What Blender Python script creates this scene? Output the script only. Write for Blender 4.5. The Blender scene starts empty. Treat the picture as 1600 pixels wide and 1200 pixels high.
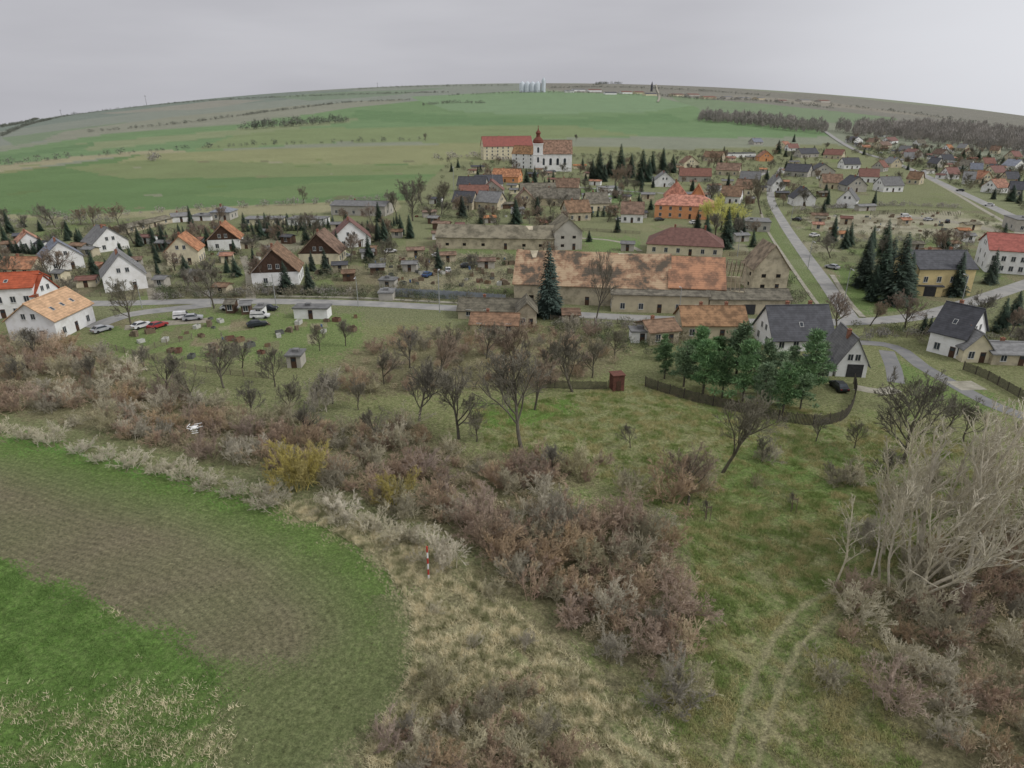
import bpy, math, random, numpy as np
from math import radians, sin, cos, tan, atan2, hypot, pi, sqrt
from mathutils import Matrix, Vector
random.seed(7); rng=np.random.default_rng(7)
S=bpy.context.scene; COL=S.collection
F=1043.; PT=radians(22.64); CH=45.; cp,sp=cos(PT),sin(PT)

# ------------------------------------------------------------ terrain
def Hf(x,y):
    x=np.asarray(x,float); y=np.asarray(y,float)
    D=np.hypot(x,y)+1e-6
    az=np.clip(np.arctan2(x,y),-radians(41),radians(41))
    u=800+F*1.089*np.tan(az)
    vt=130+64*((u-850)/850)**2
    b=(600-vt)/F; a=(u-800)/F
    el=(-sp+b*cp)/np.hypot(a,cp+b*sp)
    top=CH+3200*el
    t=np.clip((D-540)/(3200-540),0,1)
    h=top*t**1.25-np.maximum(D-3200,0)*0.12
    h=h+np.clip((D-900)/900,0,1)*np.clip((3150-D)/500,0,1)*(3*np.sin(x*.004+1)+2.5*np.sin(y*.006+x*.002))
    m=np.clip((112-D)/30,0,1)
    h=h+m*(0.45*np.sin(x*.09+1)*np.cos(y*.08)+.22*np.sin(x*.23+y*.17)+.12*np.sin(x*.6-y*.45)+.06*np.sin(x*1.3+y*1.1))
    return h
SS=np.concatenate([np.linspace(5,300,1300),np.geomspace(300,6500,1500)[1:]])
def P(u,v):
    a=(u-800)/F; b=(600-v)/F
    d=np.array([a,cp+b*sp,-sp+b*cp]); d/=np.linalg.norm(d)
    x=SS*d[0]; y=SS*d[1]; z=CH+SS*d[2]; g=z-Hf(x,y)
    i=int(np.argmax(g<0))
    if g[i]>=0:
        i=int(np.argmin(g)); s=SS[i]
    else:
        s=SS[i-1]+(SS[i]-SS[i-1])*g[i-1]/(g[i-1]-g[i]) if i>0 else SS[0]
    return np.array([d[0]*s,d[1]*s,float(Hf(d[0]*s,d[1]*s))])
def hgt(p,vt):
    cu=p[1]*sp+(p[2]-CH)*cp; cc=p[1]*cp-(p[2]-CH)*sp; k=(600-vt)/F
    return (k*cc-cu)/(cp+k*sp)
def proj(x,y,z):
    cu=y*sp+(z-CH)*cp; cc=y*cp-(z-CH)*sp; cc=np.where(np.abs(cc)<.01,.01,cc)
    return 800+F*x/cc, 600-F*cu/cc, cc
def inpoly(X,Y,poly):
    r=np.zeros(X.shape,bool); n=len(poly); j=n-1
    for i in range(n):
        xi,yi=poly[i][:2]; xj,yj=poly[j][:2]
        if yi!=yj:
            c=((yi>Y)!=(yj>Y))&(X<(xj-xi)*(Y-yi)/(yj-yi)+xi); r^=c
        j=i
    return r
def distline(X,Y,pts):
    d=np.full(X.shape,1e9)
    for (x0,y0),(x1,y1) in zip(pts[:-1],pts[1:]):
        dx,dy=x1-x0,y1-y0; l=dx*dx+dy*dy+1e-9
        t=np.clip(((X-x0)*dx+(Y-y0)*dy)/l,0,1)
        d=np.minimum(d,np.hypot(X-x0-t*dx,Y-y0-t*dy))
    return d
def W2(pts): return [tuple(P(*p)[:2]) for p in pts]
def smoothline(pts,step=3.):
    p=np.array(pts,float); out=[]
    q=np.vstack([2*p[0]-p[1],p,2*p[-1]-p[-2]])
    for i in range(1,len(q)-2):
        n=max(2,int(np.linalg.norm(q[i+1]-q[i])/step))
        for k in range(n):
            t=k/n; a,b,c,d=q[i-1],q[i],q[i+1],q[i+2]
            out.append(.5*((2*b)+(-a+c)*t+(2*a-5*b+4*c-d)*t*t+(-a+3*b-3*c+d)*t**3))
    out.append(q[-2]); return np.array(out)

# ------------------------------------------------------------ materials
def lin(c):
    return tuple(((v/255)/12.92 if v/255<=.04045 else ((v/255+.055)/1.055)**2.4) for v in c)
K=1.3
def A(r,g,b,k=K): return tuple(min(.85,v*k) for v in lin((r,g,b)))
MATS={}
def newmat(name):
    m=bpy.data.materials.new(name); m.use_nodes=True
    nt=m.node_tree; b=nt.nodes['Principled BSDF']; b.inputs['Roughness'].default_value=.9
    b.inputs['Specular IOR Level'].default_value=.25
    return m,nt,b
def mat(name,c1,c2=None,scale=1.,detail=6,rough=.9,bump=0,rand=0.,stripe=None,lo=.35,hi=.65,metal=0,c3=None):
    if name in MATS: return MATS[name]
    m,nt,b=newmat(name); N=nt.nodes; L=nt.links
    c2=c2 or tuple(v*.75 for v in c1)
    tc=N.new('ShaderNodeTexCoord'); no=N.new('ShaderNodeTexNoise'); no.inputs['Scale'].default_value=scale; no.inputs['Detail'].default_value=detail
    no.inputs['Roughness'].default_value=.65
    oi=N.new('ShaderNodeObjectInfo'); ad=N.new('ShaderNodeVectorMath'); ad.operation='ADD'
    mu=N.new('ShaderNodeVectorMath'); mu.operation='SCALE'; mu.inputs['Scale'].default_value=37.
    cx=N.new('ShaderNodeCombineXYZ'); L.new(oi.outputs['Random'],cx.inputs[0]); L.new(oi.outputs['Random'],cx.inputs[1])
    L.new(cx.outputs[0],mu.inputs[0]); L.new(tc.outputs['Object'],ad.inputs[0]); L.new(mu.outputs[0],ad.inputs[1])
    L.new(ad.outputs[0],no.inputs['Vector'])
    r=N.new('ShaderNodeValToRGB'); r.color_ramp.elements[0].position=lo; r.color_ramp.elements[1].position=hi
    r.color_ramp.elements[0].color=(*c1,1); r.color_ramp.elements[1].color=(*c2,1)
    if c3:
        e=r.color_ramp.elements.new((lo+hi)/2); e.color=(*c3,1)
    L.new(no.outputs[0],r.inputs[0]); out=r.outputs[0]
    if stripe:
        ax,per,amt=stripe
        sx=N.new('ShaderNodeSeparateXYZ'); L.new(tc.outputs['Object'],sx.inputs[0])
        m1=N.new('ShaderNodeMath'); m1.operation='MULTIPLY'; m1.inputs[1].default_value=2*pi/per; L.new(sx.outputs[ax],m1.inputs[0])
        m2=N.new('ShaderNodeMath'); m2.operation='SINE'; L.new(m1.outputs[0],m2.inputs[0])
        m3=N.new('ShaderNodeMath'); m3.operation='MULTIPLY_ADD'; m3.inputs[1].default_value=amt; m3.inputs[2].default_value=1-amt; L.new(m2.outputs[0],m3.inputs[0])
        hs=N.new('ShaderNodeHueSaturation'); L.new(out,hs.inputs['Color']); L.new(m3.outputs[0],hs.inputs['Value']); out=hs.outputs[0]
    if rand:
        mr=N.new('ShaderNodeMapRange'); mr.inputs[3].default_value=1-rand; mr.inputs[4].default_value=1+rand; L.new(oi.outputs['Random'],mr.inputs[0])
        hs=N.new('ShaderNodeHueSaturation'); L.new(out,hs.inputs['Color']); L.new(mr.outputs[0],hs.inputs['Value']); out=hs.outputs[0]
        mm=N.new('ShaderNodeMath'); mm.operation='MULTIPLY'; mm.inputs[1].default_value=7.31; L.new(oi.outputs['Random'],mm.inputs[0])
        mf=N.new('ShaderNodeMath'); mf.operation='FRACT'; L.new(mm.outputs[0],mf.inputs[0])
        mh=N.new('ShaderNodeMapRange'); mh.inputs[3].default_value=.5; mh.inputs[4].default_value=.5+rand*.08; L.new(mf.outputs[0],mh.inputs[0]); L.new(mh.outputs[0],hs.inputs['Hue'])
        mh=N.new('ShaderNodeMapRange'); mh.inputs[3].default_value=1-rand*1.2; mh.inputs[4].default_value=1+rand*.5; L.new(mf.outputs[0],mh.inputs[0]); L.new(mh.outputs[0],hs.inputs['Saturation'])
    L.new(out,b.inputs['Base Color'])
    b.inputs['Roughness'].default_value=rough; b.inputs['Metallic'].default_value=metal
    if bump:
        bp=N.new('ShaderNodeBump'); bp.inputs['Strength'].default_value=bump; bp.inputs['Distance'].default_value=.1
        L.new(no.outputs[0],bp.inputs['Height']); L.new(bp.outputs[0],b.inputs['Normal'])
    MATS[name]=m; return m

# ------------------------------------------------------------ mesh helpers
def npmesh(name,V,Fa,mats,mi=None,smooth=False):
    V=np.asarray(V,np.float32); Fa=np.asarray(Fa,np.int32); n,k=Fa.shape
    me=bpy.data.meshes.new(name); me.vertices.add(len(V)); me.vertices.foreach_set('co',V.ravel())
    me.loops.add(n*k); me.loops.foreach_set('vertex_index',Fa.ravel())
    me.polygons.add(n); me.polygons.foreach_set('loop_start',np.arange(0,n*k,k,dtype=np.int32))
    if mi is not None: me.polygons.foreach_set('material_index',np.asarray(mi,np.int32))
    me.update(calc_edges=True)
    me.polygons.foreach_set('use_smooth',np.full(n,bool(smooth)))
    for m in (mats if isinstance(mats,(list,tuple)) else [mats]): me.materials.append(m)
    return me
class MB:
    def __init__(s): s.v=[];s.f=[];s.m=[]
    def poly(s,pts,fs,m=0):
        o=len(s.v); s.v+= [tuple(p) for p in pts]
        for f in fs: s.f.append([o+i for i in f]); s.m.append(m)
    def box(s,x0,y0,z0,x1,y1,z1,m=0):
        s.poly([(x0,y0,z0),(x1,y0,z0),(x1,y1,z0),(x0,y1,z0),(x0,y0,z1),(x1,y0,z1),(x1,y1,z1),(x0,y1,z1)],
               [(0,3,2,1),(4,5,6,7),(0,1,5,4),(1,2,6,5),(2,3,7,6),(3,0,4,7)],m)
    def frus(s,cx,cy,z0,z1,r0,r1,n=8,m=0,ph=0):
        a=[ph+2*pi*i/n for i in range(n)]
        s.poly([(cx+r0*cos(t),cy+r0*sin(t),z0) for t in a]+[(cx+r1*cos(t),cy+r1*sin(t),z1) for t in a],
               [(i,(i+1)%n,n+(i+1)%n,n+i) for i in range(n)]+[tuple(range(n))[::-1],tuple(range(n,2*n))],m)
    def lathe(s,cx,cy,prof,n=12,m=0):
        pts=[];o=0
        for r,z in prof: pts+=[(cx+r*cos(2*pi*i/n),cy+r*sin(2*pi*i/n),z) for i in range(n)]
        s.poly(pts,[(k*n+i,k*n+(i+1)%n,(k+1)*n+(i+1)%n,(k+1)*n+i) for k in range(len(prof)-1) for i in range(n)],m)
    def prism(s,prof,x0,x1,m=0,cap=True):
        n=len(prof); s.poly([(x0,y,z) for y,z in prof]+[(x1,y,z) for y,z in prof],
            [(i,(i+1)%n,n+(i+1)%n,n+i) for i in range(n)]+([tuple(range(n))[::-1],tuple(range(n,2*n))] if cap else []),m)
    def mesh(s,name,mats,smooth=False):
        me=bpy.data.meshes.new(name); me.from_pydata(s.v,[],s.f)
        for m in (mats if isinstance(mats,(list,tuple)) else [mats]): me.materials.append(m)
        me.polygons.foreach_set('material_index',s.m)
        if smooth: me.polygons.foreach_set('use_smooth',[True]*len(me.polygons))
        me.update(); return me
def add(name,data,parent=None,M=None):
    o=bpy.data.objects.new(name,data); COL.objects.link(o)
    if parent is not None: o.parent=parent
    if M is not None: o.matrix_local=M
    return o
def tag(o,label,cat,group=None):
    o['label']=label; o['category']=cat
    if group: o['group']=group
    return o
def TR(x,y,z,rz=0,s=1,sz=None):
    return Matrix.Translation((x,y,z))@Matrix.Rotation(rz,4,'Z')@Matrix.Diagonal((s,s,sz if sz else s,1))

# ------------------------------------------------------------ ground regions
FIELD=[(-400,640),(0,682),(100,700),(250,742),(380,778),(480,808),(560,852),(612,895),(640,945),(650,1000),(640,1060),(600,1120),(540,1170),(450,1260),(-400,1300)]
BROWN=[(-400,700),(0,705),(100,722),(250,765),(380,800),(480,850),(560,900),(590,960),(560,1010),(480,1040),(380,1040),(300,1010),(200,965),(100,915),(0,872),(-400,800)]
STRAW=[(400,772),(520,800),(620,830),(700,872),(790,945),(880,1020),(960,1080),(1040,1130),(1100,1260),(520,1260),(600,1120),(640,1060),(650,1000),(640,940),(600,880),(540,840),(450,800)]
TH1=[(-60,520),(60,530),(150,548),(240,610),(420,655),(640,665),(760,710),(880,720),(925,755),(830,795),(740,800),(750,850),(700,845),(640,818),(560,775),(440,738),(300,712),(180,682),(60,655),(-60,640)]
TH2=[(740,800),(830,790),(930,795),(1030,815),(1070,885),(1085,960),(1075,1035),(1020,1055),(950,1035),(870,955),(790,915),(745,860)]
TH3=[(640,1120),(760,1065),(860,1065),(900,1150),(890,1230),(560,1230)]
TH4=[(1325,920),(1400,900),(1520,830),(1660,790),(1700,1260),(1450,1230),(1400,1150),(1380,1080),(1310,990)]
TH5=[(560,545),(640,515),(760,512),(900,515),(990,545),(940,585),(860,600),(720,610),(600,620),(490,625),(500,590)]
GARD=[(150,505),(330,488),(570,490),(560,540),(520,570),(400,590),(250,580),(160,545)]
TRK1=W2([(1125,1230),(1150,1140),(1178,1060),(1212,990),(1256,945),(1300,922)])
TRK2=W2([(1175,1230),(1194,1150),(1218,1075),(1250,1010),(1290,968),(1325,945)])
PATH=W2([(700,905),(760,960),(850,1040),(930,1120),(980,1230)])
EDGEW=W2([(-200,660)]+FIELD[1:13])

# ------------------------------------------------------------ ground sheet
azs=np.concatenate([np.radians(np.linspace(-180,-47,24)[:-1]),np.radians(np.linspace(-47,47,940)),np.radians(np.linspace(47,180,24)[1:])])
vs=np.arange(1380,168,-1.9)
dep=PT-np.arctan((600-vs)/F); Dn=CH/np.tan(dep); Dn=Dn[Dn<1500]
Ds=np.concatenate([[.5,4,9],Dn[Dn>14],np.linspace(1520,3200,90),[3210,3260,3400,3800,5000]])
nA,nD=len(azs),len(Ds)
AA,DD=np.meshgrid(azs,Ds); GX=(DD*np.sin(AA)).ravel(); GY=(DD*np.cos(AA)).ravel(); GZ=Hf(GX,GY)
DR=DD.ravel()
i=np.arange(nD-1)[:,None]*nA; j=np.arange(nA-1)[None,:]
GF=np.stack([i+j,i+j+1,i+j+1+nA,i+j+nA],-1).reshape(-1,4)[:,::-1]
GU,GV,GC=proj(GX,GY,GZ); front=GC>1
GU=np.where(front,GU,GX*10+800); GV=np.where(front,GV,1500)
jm=np.where(DR<300,1,0.)*np.clip(60/DR,.15,1)
JU=GU+jm*rng.normal(0,14,GU.shape); JV=GV+jm*rng.normal(0,10,GU.shape)
wob=np.where(DR<200,1,0.)*np.clip(60/DR,.2,1)
JU+=wob*(10*np.sin(GX*.7+GY*.3)+8*np.sin(GX*1.7-GY*1.1)); JV+=wob*(7*np.sin(GX*.4-GY*.9)+6*np.sin(GX*1.3+GY*1.9))
fw_=np.where(DR>500,1.,0.)
JUF=GU+fw_*3*np.sin(GX*.02+GY*.013); JVF=GV+fw_*.8*np.sin(GX*.017)
col=np.empty((len(GX),3)); col[:]=A(92,98,68); dry=np.full(len(GX),.45)
def paint(poly,c,d=.3,jit=True,k=K,a=1.):
    m=inpoly(JU if jit else JUF,JV if jit else JVF,poly); col[m]=np.array(A(*c,k=k))*a+col[m]*(1-a); dry[m]=d
paint([(-900,0),(2500,0),(2500,262),(1500,262),(1000,232),(750,225),(300,245),(-900,330)],(104,109,98),.25,False)  # far land and fields: mild distance haze painted into these colours
paint([(-200,190),(250,150),(600,132),(820,130),(820,150),(620,160),(420,185),(-200,250)],(104,109,104),.2,False)
paint([(-200,172),(200,150),(420,145),(560,140),(520,150),(250,172),(0,205),(-200,225)],(93,102,98),.2,False)
paint([(150,178),(330,158),(420,155),(300,172)],(112,111,106),.2,False)
paint([(0,215),(120,200),(200,190),(160,205),(20,228)],(92,106,88),.2,False)
paint([(420,150),(600,141),(700,138),(620,148),(480,158)],(92,105,92),.2,False)
paint([(100,205),(260,183),(420,170),(560,157),(640,156),(560,170),(380,192),(200,212),(60,222)],(106,108,100),.3,False)
paint([(-200,240),(0,237),(150,213),(380,192),(560,167),(640,160),(800,143),(1000,148),(1090,165),(1290,205),(1300,214),(900,215),(700,222),(540,222),(300,238),(130,244),(0,258),(-200,270)],(88,109,78),.1,False)
paint([(640,152),(800,142),(1000,146),(1085,165),(1000,175),(820,180),(700,172)],(97,116,90),.1,False)
paint([(380,205),(560,200),(740,195),(900,198),(1000,212),(760,222),(540,222),(300,236)],(98,109,78),.15,False)
paint([(560,172),(760,182),(900,186),(1040,176),(1080,190),(900,196),(700,194),(540,186)],(80,103,72),.1,False)
paint([(120,225),(380,200),(560,186),(540,193),(380,210),(140,235)],(104,112,86),.2,False)
paint([(-100,246),(0,243),(150,222),(150,228),(0,250)],(80,102,72),.1,False)
paint([(820,130),(1050,130),(1300,150),(1700,190),(1700,222),(1450,205),(1150,172),(1000,146),(860,141)],(97,96,94),.3,False)
paint([(1040,150),(1200,162),(1400,185),(1390,200),(1200,185),(1095,172)],(92,107,86),.2,False)
paint([(1100,146),(1300,160),(1500,186),(1400,178),(1200,158)],(110,106,100),.2,False)
paint([(-200,262),(0,257),(130,243),(260,234),(300,238),(140,249),(0,268),(-200,284)],(122,118,98),.3,False)
paint([(-300,290),(0,272),(230,240),(760,222),(735,258),(680,280),(640,312),(480,330),(300,330),(100,345),(-300,360)],(80,101,66),.08,False)
paint([(230,240),(760,222),(735,256),(480,256),(260,262),(180,256)],(109,112,82),.25,False)
paint([(100,262),(240,250),(480,256),(735,258),(700,270),(460,276),(200,280)],(96,106,74),.15,False)
paint([(500,285),(690,275),(640,300),(430,312),(300,305)],(92,108,73),.1,False,a=.6)
paint([(-300,325),(100,338),(350,322),(620,312),(640,345),(300,350),(-300,370)],(114,112,90),.5)
# village
paint([(-400,355),(620,330),(700,255),(900,240),(1300,225),(1650,280),(2200,360),(2200,520),(1000,510),(-400,520)],(90,96,70),.4)
for k in range(380):
    q=P(random.uniform(-20,1620),random.choice([random.uniform(345,470),random.uniform(250,460)]))
    if 60<q[1] and q[1]<700:
        an=random.uniform(-.3,.3)+.1; w_,h_=random.uniform(4,14),random.uniform(5,20); 
        near=(np.abs(GX-q[0])<30)&(np.abs(GY-q[1])<30)
        dx,dy=GX[near]-q[0],GY[near]-q[1]; mm=(np.abs(dx*cos(an)+dy*sin(an))<w_/2)&(np.abs(-dx*sin(an)+dy*cos(an))<h_/2)
        ii=np.where(near)[0][mm]; c=random.choice([(80,98,54),(74,96,52),(104,96,80),(90,82,68),(120,116,104),(88,100,62),(100,100,76),(80,92,58),(72,70,60)]); col[ii]=col[ii]*.35+np.array(A(*c))*.65
paint([(560,395),(800,398),(800,450),(600,448)],(100,96,84),.8,a=.7)
paint([(1140,345),(1210,340),(1320,490),(1230,470)],(82,98,60),.3,a=.7)
paint([(1300,410),(1430,450),(1440,480),(1340,492)],(78,98,54),.2,a=.8)
paint([(1250,338),(1500,330),(1570,362),(1540,372),(1400,366),(1290,364)],(132,128,116),.5,a=.85)
for k in range(26):
    q=P(random.uniform(1240,1560),random.uniform(330,374)); near=np.where((np.abs(GX-q[0])<12)&(np.abs(GY-q[1])<16))[0]; x_,y_=GX[near],GY[near]; ii=near[(x_-q[0])**2/random.uniform(6,60)+(y_-q[1])**2/random.uniform(6,80)<1]; col[ii]=col[ii]*.4+np.array(A(*random.choice([(100,98,84),(150,146,134),(88,96,66),(84,78,68)])))*.6
paint([(1330,222),(1600,340),(1700,360),(1700,330),(1420,248)],(94,101,76),.4,False)
paint([(900,370),(1000,372),(1000,392),(930,392)],(84,104,62),.3)
paint([(890,296),(960,292),(1010,300),(960,318),(900,312)],(84,104,66),.2)
paint([(-300,505),(2000,505),(2000,640),(-300,640)],(92,98,66),.45)
paint(GARD,(86,102,60),.3)
for k in range(26):
    q=P(random.uniform(170,560),random.uniform(500,560)); an=.3; w_,h_=random.uniform(2,6),random.uniform(3,8); dx,dy=GX-q[0],GY-q[1]
    mm=(np.abs(dx*cos(an)+dy*sin(an))<w_/2)&(np.abs(-dx*sin(an)+dy*cos(an))<h_/2); col[mm]=col[mm]*.4+np.array(A(*random.choice([(112,100,84),(124,116,100),(92,84,70),(74,94,50)])))*.6
paint([(150,560),(560,560),(640,640),(300,640)],(90,97,64),.5)
paint([(1380,552),(1500,600),(1700,680),(1700,740),(1400,600)],(84,102,58),.25)
# meadow
paint([(520,620),(1000,590),(1320,640),(1700,650),(1700,900),(1300,900),(1060,800),(720,790)],(96,103,66),.55)
paint([(740,640),(900,622),(880,655),(760,672)],(82,106,50),.15)
paint([(1060,790),(1240,760),(1400,745),(1700,700),(1700,820),(1360,880),(1280,960),(1180,1080),(1120,1230),(1060,1150),(1080,960)],(88,102,58),.45)
paint([(1140,700),(1300,690),(1420,740),(1300,790),(1110,775)],(82,102,52),.3)
paint([(1180,1230),(1240,1060),(1330,980),(1420,1100),(1500,1260)],(94,99,64),.6)
paint([(880,1000),(1000,1060),(1110,1060),(1140,1260),(960,1260)],(102,102,72),.6)
for k in range(230):
    q=P(random.uniform(700,1480),random.uniform(630,1190)); r_=random.uniform(.4,2.2); ii=np.where((np.abs(GX-q[0])<5)&(np.abs(GY-q[1])<5))[0]; x_,y_=GX[ii],GY[ii]
    ii=ii[(x_-q[0])**2+((y_-q[1])*.8)**2<(r_*(1+.35*np.sin(x_*3+y_*2)+rng.normal(0,.15,len(ii))))**2]
    col[ii]=col[ii]*.5+np.array(A(*random.choice([(78,104,48),(84,104,52),(126,121,92),(112,108,80),(72,82,50),(98,92,68)])))*.5
paint(FIELD,(82,102,54),.12)
brown=inpoly(JU,JV,BROWN)
ed=distline(GX,GY,EDGEW)
infield=inpoly(JU,JV,FIELD)&(DR<260)
w=np.clip((ed-2)/9,0,1)*brown
w2=infield&~brown&(GU>300)&(GV>930)
bc=np.array(A(104,95,81)); col=col*(1-w[:,None]*.88)+bc*w[:,None]*.88
col[w2]=col[w2]*.6+bc*.4
fn=.5+.5*np.sin(GX*.21+np.sin(GY*.17)*2)*np.sin(GY*.26+1); fk=(infield*brown*fn*.2)[:,None]; col=col*(1-fk)+np.array(A(82,102,56))*fk
bg=inpoly(JU,JV,[(-300,850),(0,876),(100,920),(220,978),(330,1030),(360,1075),(330,1160),(300,1260),(-300,1260)]); col[bg]=A(78,104,50); dry[bg]=.15
DRYC=[(30,1110,45,18),(250,1100,75,26),(190,1165,70,22),(60,1185,60,16),(300,1165,60,26),(180,960,14,6),(120,1130,50,16)]
for cx,cy,rx,ry in DRYC:
    m=np.exp(-(((GU-cx)/rx)**2+((GV-cy)/ry)**2))*(GC>1)*(DR<90)*.4; m=m*rng.uniform(.2,1.,m.shape); col=col*(1-m[:,None])+np.array(A(116,112,84))*m[:,None]
paint(STRAW,(116,112,88),.7)
for k in range(200):
    q=P(random.uniform(500,1080),random.uniform(790,1190)); 
    pu=proj(*q)
    if not inpoly(np.array([pu[0]]),np.array([pu[1]]),STRAW)[0]: continue
    r_=random.uniform(.3,1.8); ii=np.where((np.abs(GX-q[0])<4)&(np.abs(GY-q[1])<4))[0]; x_,y_=GX[ii],GY[ii]
    ii=ii[(x_-q[0])**2+((y_-q[1])*.8)**2<(r_*(1+.3*np.sin(x_*4+y_*3)+rng.normal(0,.15,len(ii))))**2]; col[ii]=col[ii]*.4+np.array(A(*random.choice([(82,98,54),(90,102,60),(98,90,72),(78,76,58),(136,130,106)])))*.6
paint([(735,900),(800,905),(900,1000),(870,1030),(800,980)],(98,90,72),.5,a=.7)
for Tp in (TH1,TH2,TH3,TH4,TH5): paint(Tp,(90,86,66),.5,a=.85)
paint([(0,690),(120,712),(260,752),(400,790),(430,800),(410,788),(250,738),(100,697),(0,680)],(88,116,60),.0)
for T,wd,c in ((TRK1,.34,(136,130,104)),(TRK2,.34,(136,130,104)),(PATH,.35,(120,110,88))):
    d=distline(GX,GY,T)+rng.normal(0,.1,GX.shape)+.12*np.sin(GX*2+GY*1.3); k=np.clip(1.3-d/wd,0,.75)[:,None]*(DR<150)[:,None]
    col=col*(1-k)+np.array(A(*c))*k; dry=dry*(1-k[:,0])
    if T is not PATH: GZ=GZ-.09*k[:,0]
gm,nt,bs=newmat('ground_grass_soil'); N=nt.nodes; L=nt.links
def nd(t,**k):
    n=N.new(t)
    for a,b in k.items(): n.inputs[a].default_value=b
    return n
at=nd('ShaderNodeAttribute'); at.attribute_name='Col'; ad=nd('ShaderNodeAttribute'); ad.attribute_name='dry'; af=nd('ShaderNodeAttribute'); af.attribute_name='fur'
tc=nd('ShaderNodeTexCoord')
def noise(s,d=8,r=.7):
    n=nd('ShaderNodeTexNoise',Scale=s,Detail=d,Roughness=r); L.new(tc.outputs['Object'],n.inputs['Vector']); return n
def mapr(src,a,b,c,d):
    n=nd('ShaderNodeMapRange'); 
    for q,vv in zip((1,2,3,4),(a,b,c,d)): n.inputs[q].default_value=vv
    L.new(src,n.inputs[0]); return n.outputs[0]
def mth(op,a,b):
    n=nd('ShaderNodeMath'); n.operation=op
    for q,s in enumerate((a,b)):
        if isinstance(s,(int,float)): n.inputs[q].default_value=s
        else: L.new(s,n.inputs[q])
    return n.outputs[0]
n1=noise(2.2,9,.85); n2=noise(.3,8,.75); n3=noise(.02,5); n4=noise(1.4,9,.8); n5=noise(5,6,.85)
dm=mapr(n4.outputs[0],.4,.62,0,.95); dm=mth('MULTIPLY',dm,ad.outputs['Fac'])
mx=nd('ShaderNodeMix'); mx.data_type='RGBA'; L.new(dm,mx.inputs[0]); L.new(at.outputs['Color'],mx.inputs[6]); mx.inputs[7].default_value=(*A(146,138,110),1)
dk=mapr(n2.outputs[0],.35,.7,0,.6)
mg=nd('ShaderNodeMix'); mg.data_type='RGBA'; L.new(dk,mg.inputs[0]); L.new(mx.outputs[2],mg.inputs[6])
mgc=nd('ShaderNodeMix'); mgc.data_type='RGBA'; mgc.blend_type='MULTIPLY'; mgc.inputs[0].default_value=1; L.new(mx.outputs[2],mgc.inputs[6]); mgc.inputs[7].default_value=(.76,.82,.7,1); L.new(mgc.outputs[2],mg.inputs[7])
v=mth('MULTIPLY',mapr(n1.outputs[0],.32,.68,.4,1.7),mapr(n3.outputs[0],.3,.7,.94,1.14))
v=mth('MULTIPLY',v,mapr(n5.outputs[0],.32,.68,.55,1.5))
fs=mth('SINE',mth('MULTIPLY',af.outputs['Fac'],2*pi/.8),0.)
fm=mth('MULTIPLY',mapr(af.outputs['Fac'],2.,6.,0,.08),fs); v=mth('MULTIPLY',v,mth('ADD',fm,1.))
hs=nd('ShaderNodeHueSaturation'); L.new(mg.outputs[2],hs.inputs['Color']); L.new(v,hs.inputs['Value']); L.new(hs.outputs[0],bs.inputs['Base Color'])
bp=nd('ShaderNodeBump',Strength=.9,Distance=.3); L.new(n1.outputs[0],bp.inputs['Height']); L.new(bp.outputs[0],bs.inputs['Normal'])
bs.inputs['Specular IOR Level'].default_value=.1
me=npmesh('ground',np.stack([GX,GY,GZ],1),GF,gm,smooth=True)
ca=me.color_attributes.new('Col','FLOAT_COLOR','POINT'); ca.data.foreach_set('color',np.hstack([col,np.ones((len(col),1))]).astype(np.float32).ravel())
for nm,ar in (('dry',dry),('fur',np.where(infield,ed,0))):
    q=me.attributes.new(nm,'FLOAT','POINT'); q.data.foreach_set('value',ar.astype(np.float32))
g=add('ground',me); g['kind']='structure'

# ------------------------------------------------------------ roads
ROADPTS=[]
asph=mat('asphalt',A(120,120,119),A(140,138,134),.3,9,.9,.1,k3:=0) if False else mat('asphalt',A(118,118,117),A(140,138,134),.3,9,.9,.1)
asph2=mat('asphalt_dark',A(98,99,100),A(116,115,113),.35,9,.9,.1)
conc=mat('concrete_path',A(146,142,130),A(116,113,100),.6,8)
grav=mat('gravel',A(138,133,120),A(110,106,94),1.2,9,bump=.3)
def road(name,pts,w,m,off=.03,kerb=0):
    p=smoothline([P(*q)[:2] for q in pts],3.); t=np.gradient(p,axis=0); t/=np.linalg.norm(t,axis=1)[:,None]; n=np.stack([-t[:,1],t[:,0]],1)
    D=np.hypot(p[:,0],p[:,1]); oz=off+np.clip((D-520)/900,0,3)*1.0
    L_,R_=p+n*w/2,p-n*w/2
    for q in p[::2]: ROADPTS.append((q[0],q[1],w/2))
    VL=np.column_stack([L_,Hf(L_[:,0],L_[:,1])+oz+kerb]); VR=np.column_stack([R_,Hf(R_[:,0],R_[:,1])+oz+kerb])
    k=len(p); V=np.vstack([VL,VR]); a=np.arange(k-1); Fq=np.stack([a,a+k,a+k+1,a+1],1)
    if kerb:
        V=np.vstack([V,VL-[0,0,kerb+off],VR-[0,0,kerb+off]]); Fq=np.vstack([Fq,np.stack([a+2*k,a,a+1,a+1+2*k],1),np.stack([a+k,a+3*k,a+3*k+1,a+k+1],1)])
    o=add(name,npmesh(name,V,Fq,m)); o['kind']='structure'; return o
road('road',[(-60,478),(60,474),(180,474),(300,471),(430,471),(560,474),(700,481),(850,489),(1000,497),(1180,503),(1330,503),(1440,493),(1530,468),(1620,438)],4.8,asph)
road('road',[(1222,262),(1207,285),(1205,312),(1225,350),(1258,398),(1292,445),(1330,500)],3.9,asph,.038)
road('pavement',[(1300,430),(1325,470),(1348,496)],1.3,conc,.02,.12)
road('pavement',[(1188,330),(1200,362),(1228,405),(1262,455),(1290,492)],1.,conc,.02,.12)
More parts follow.
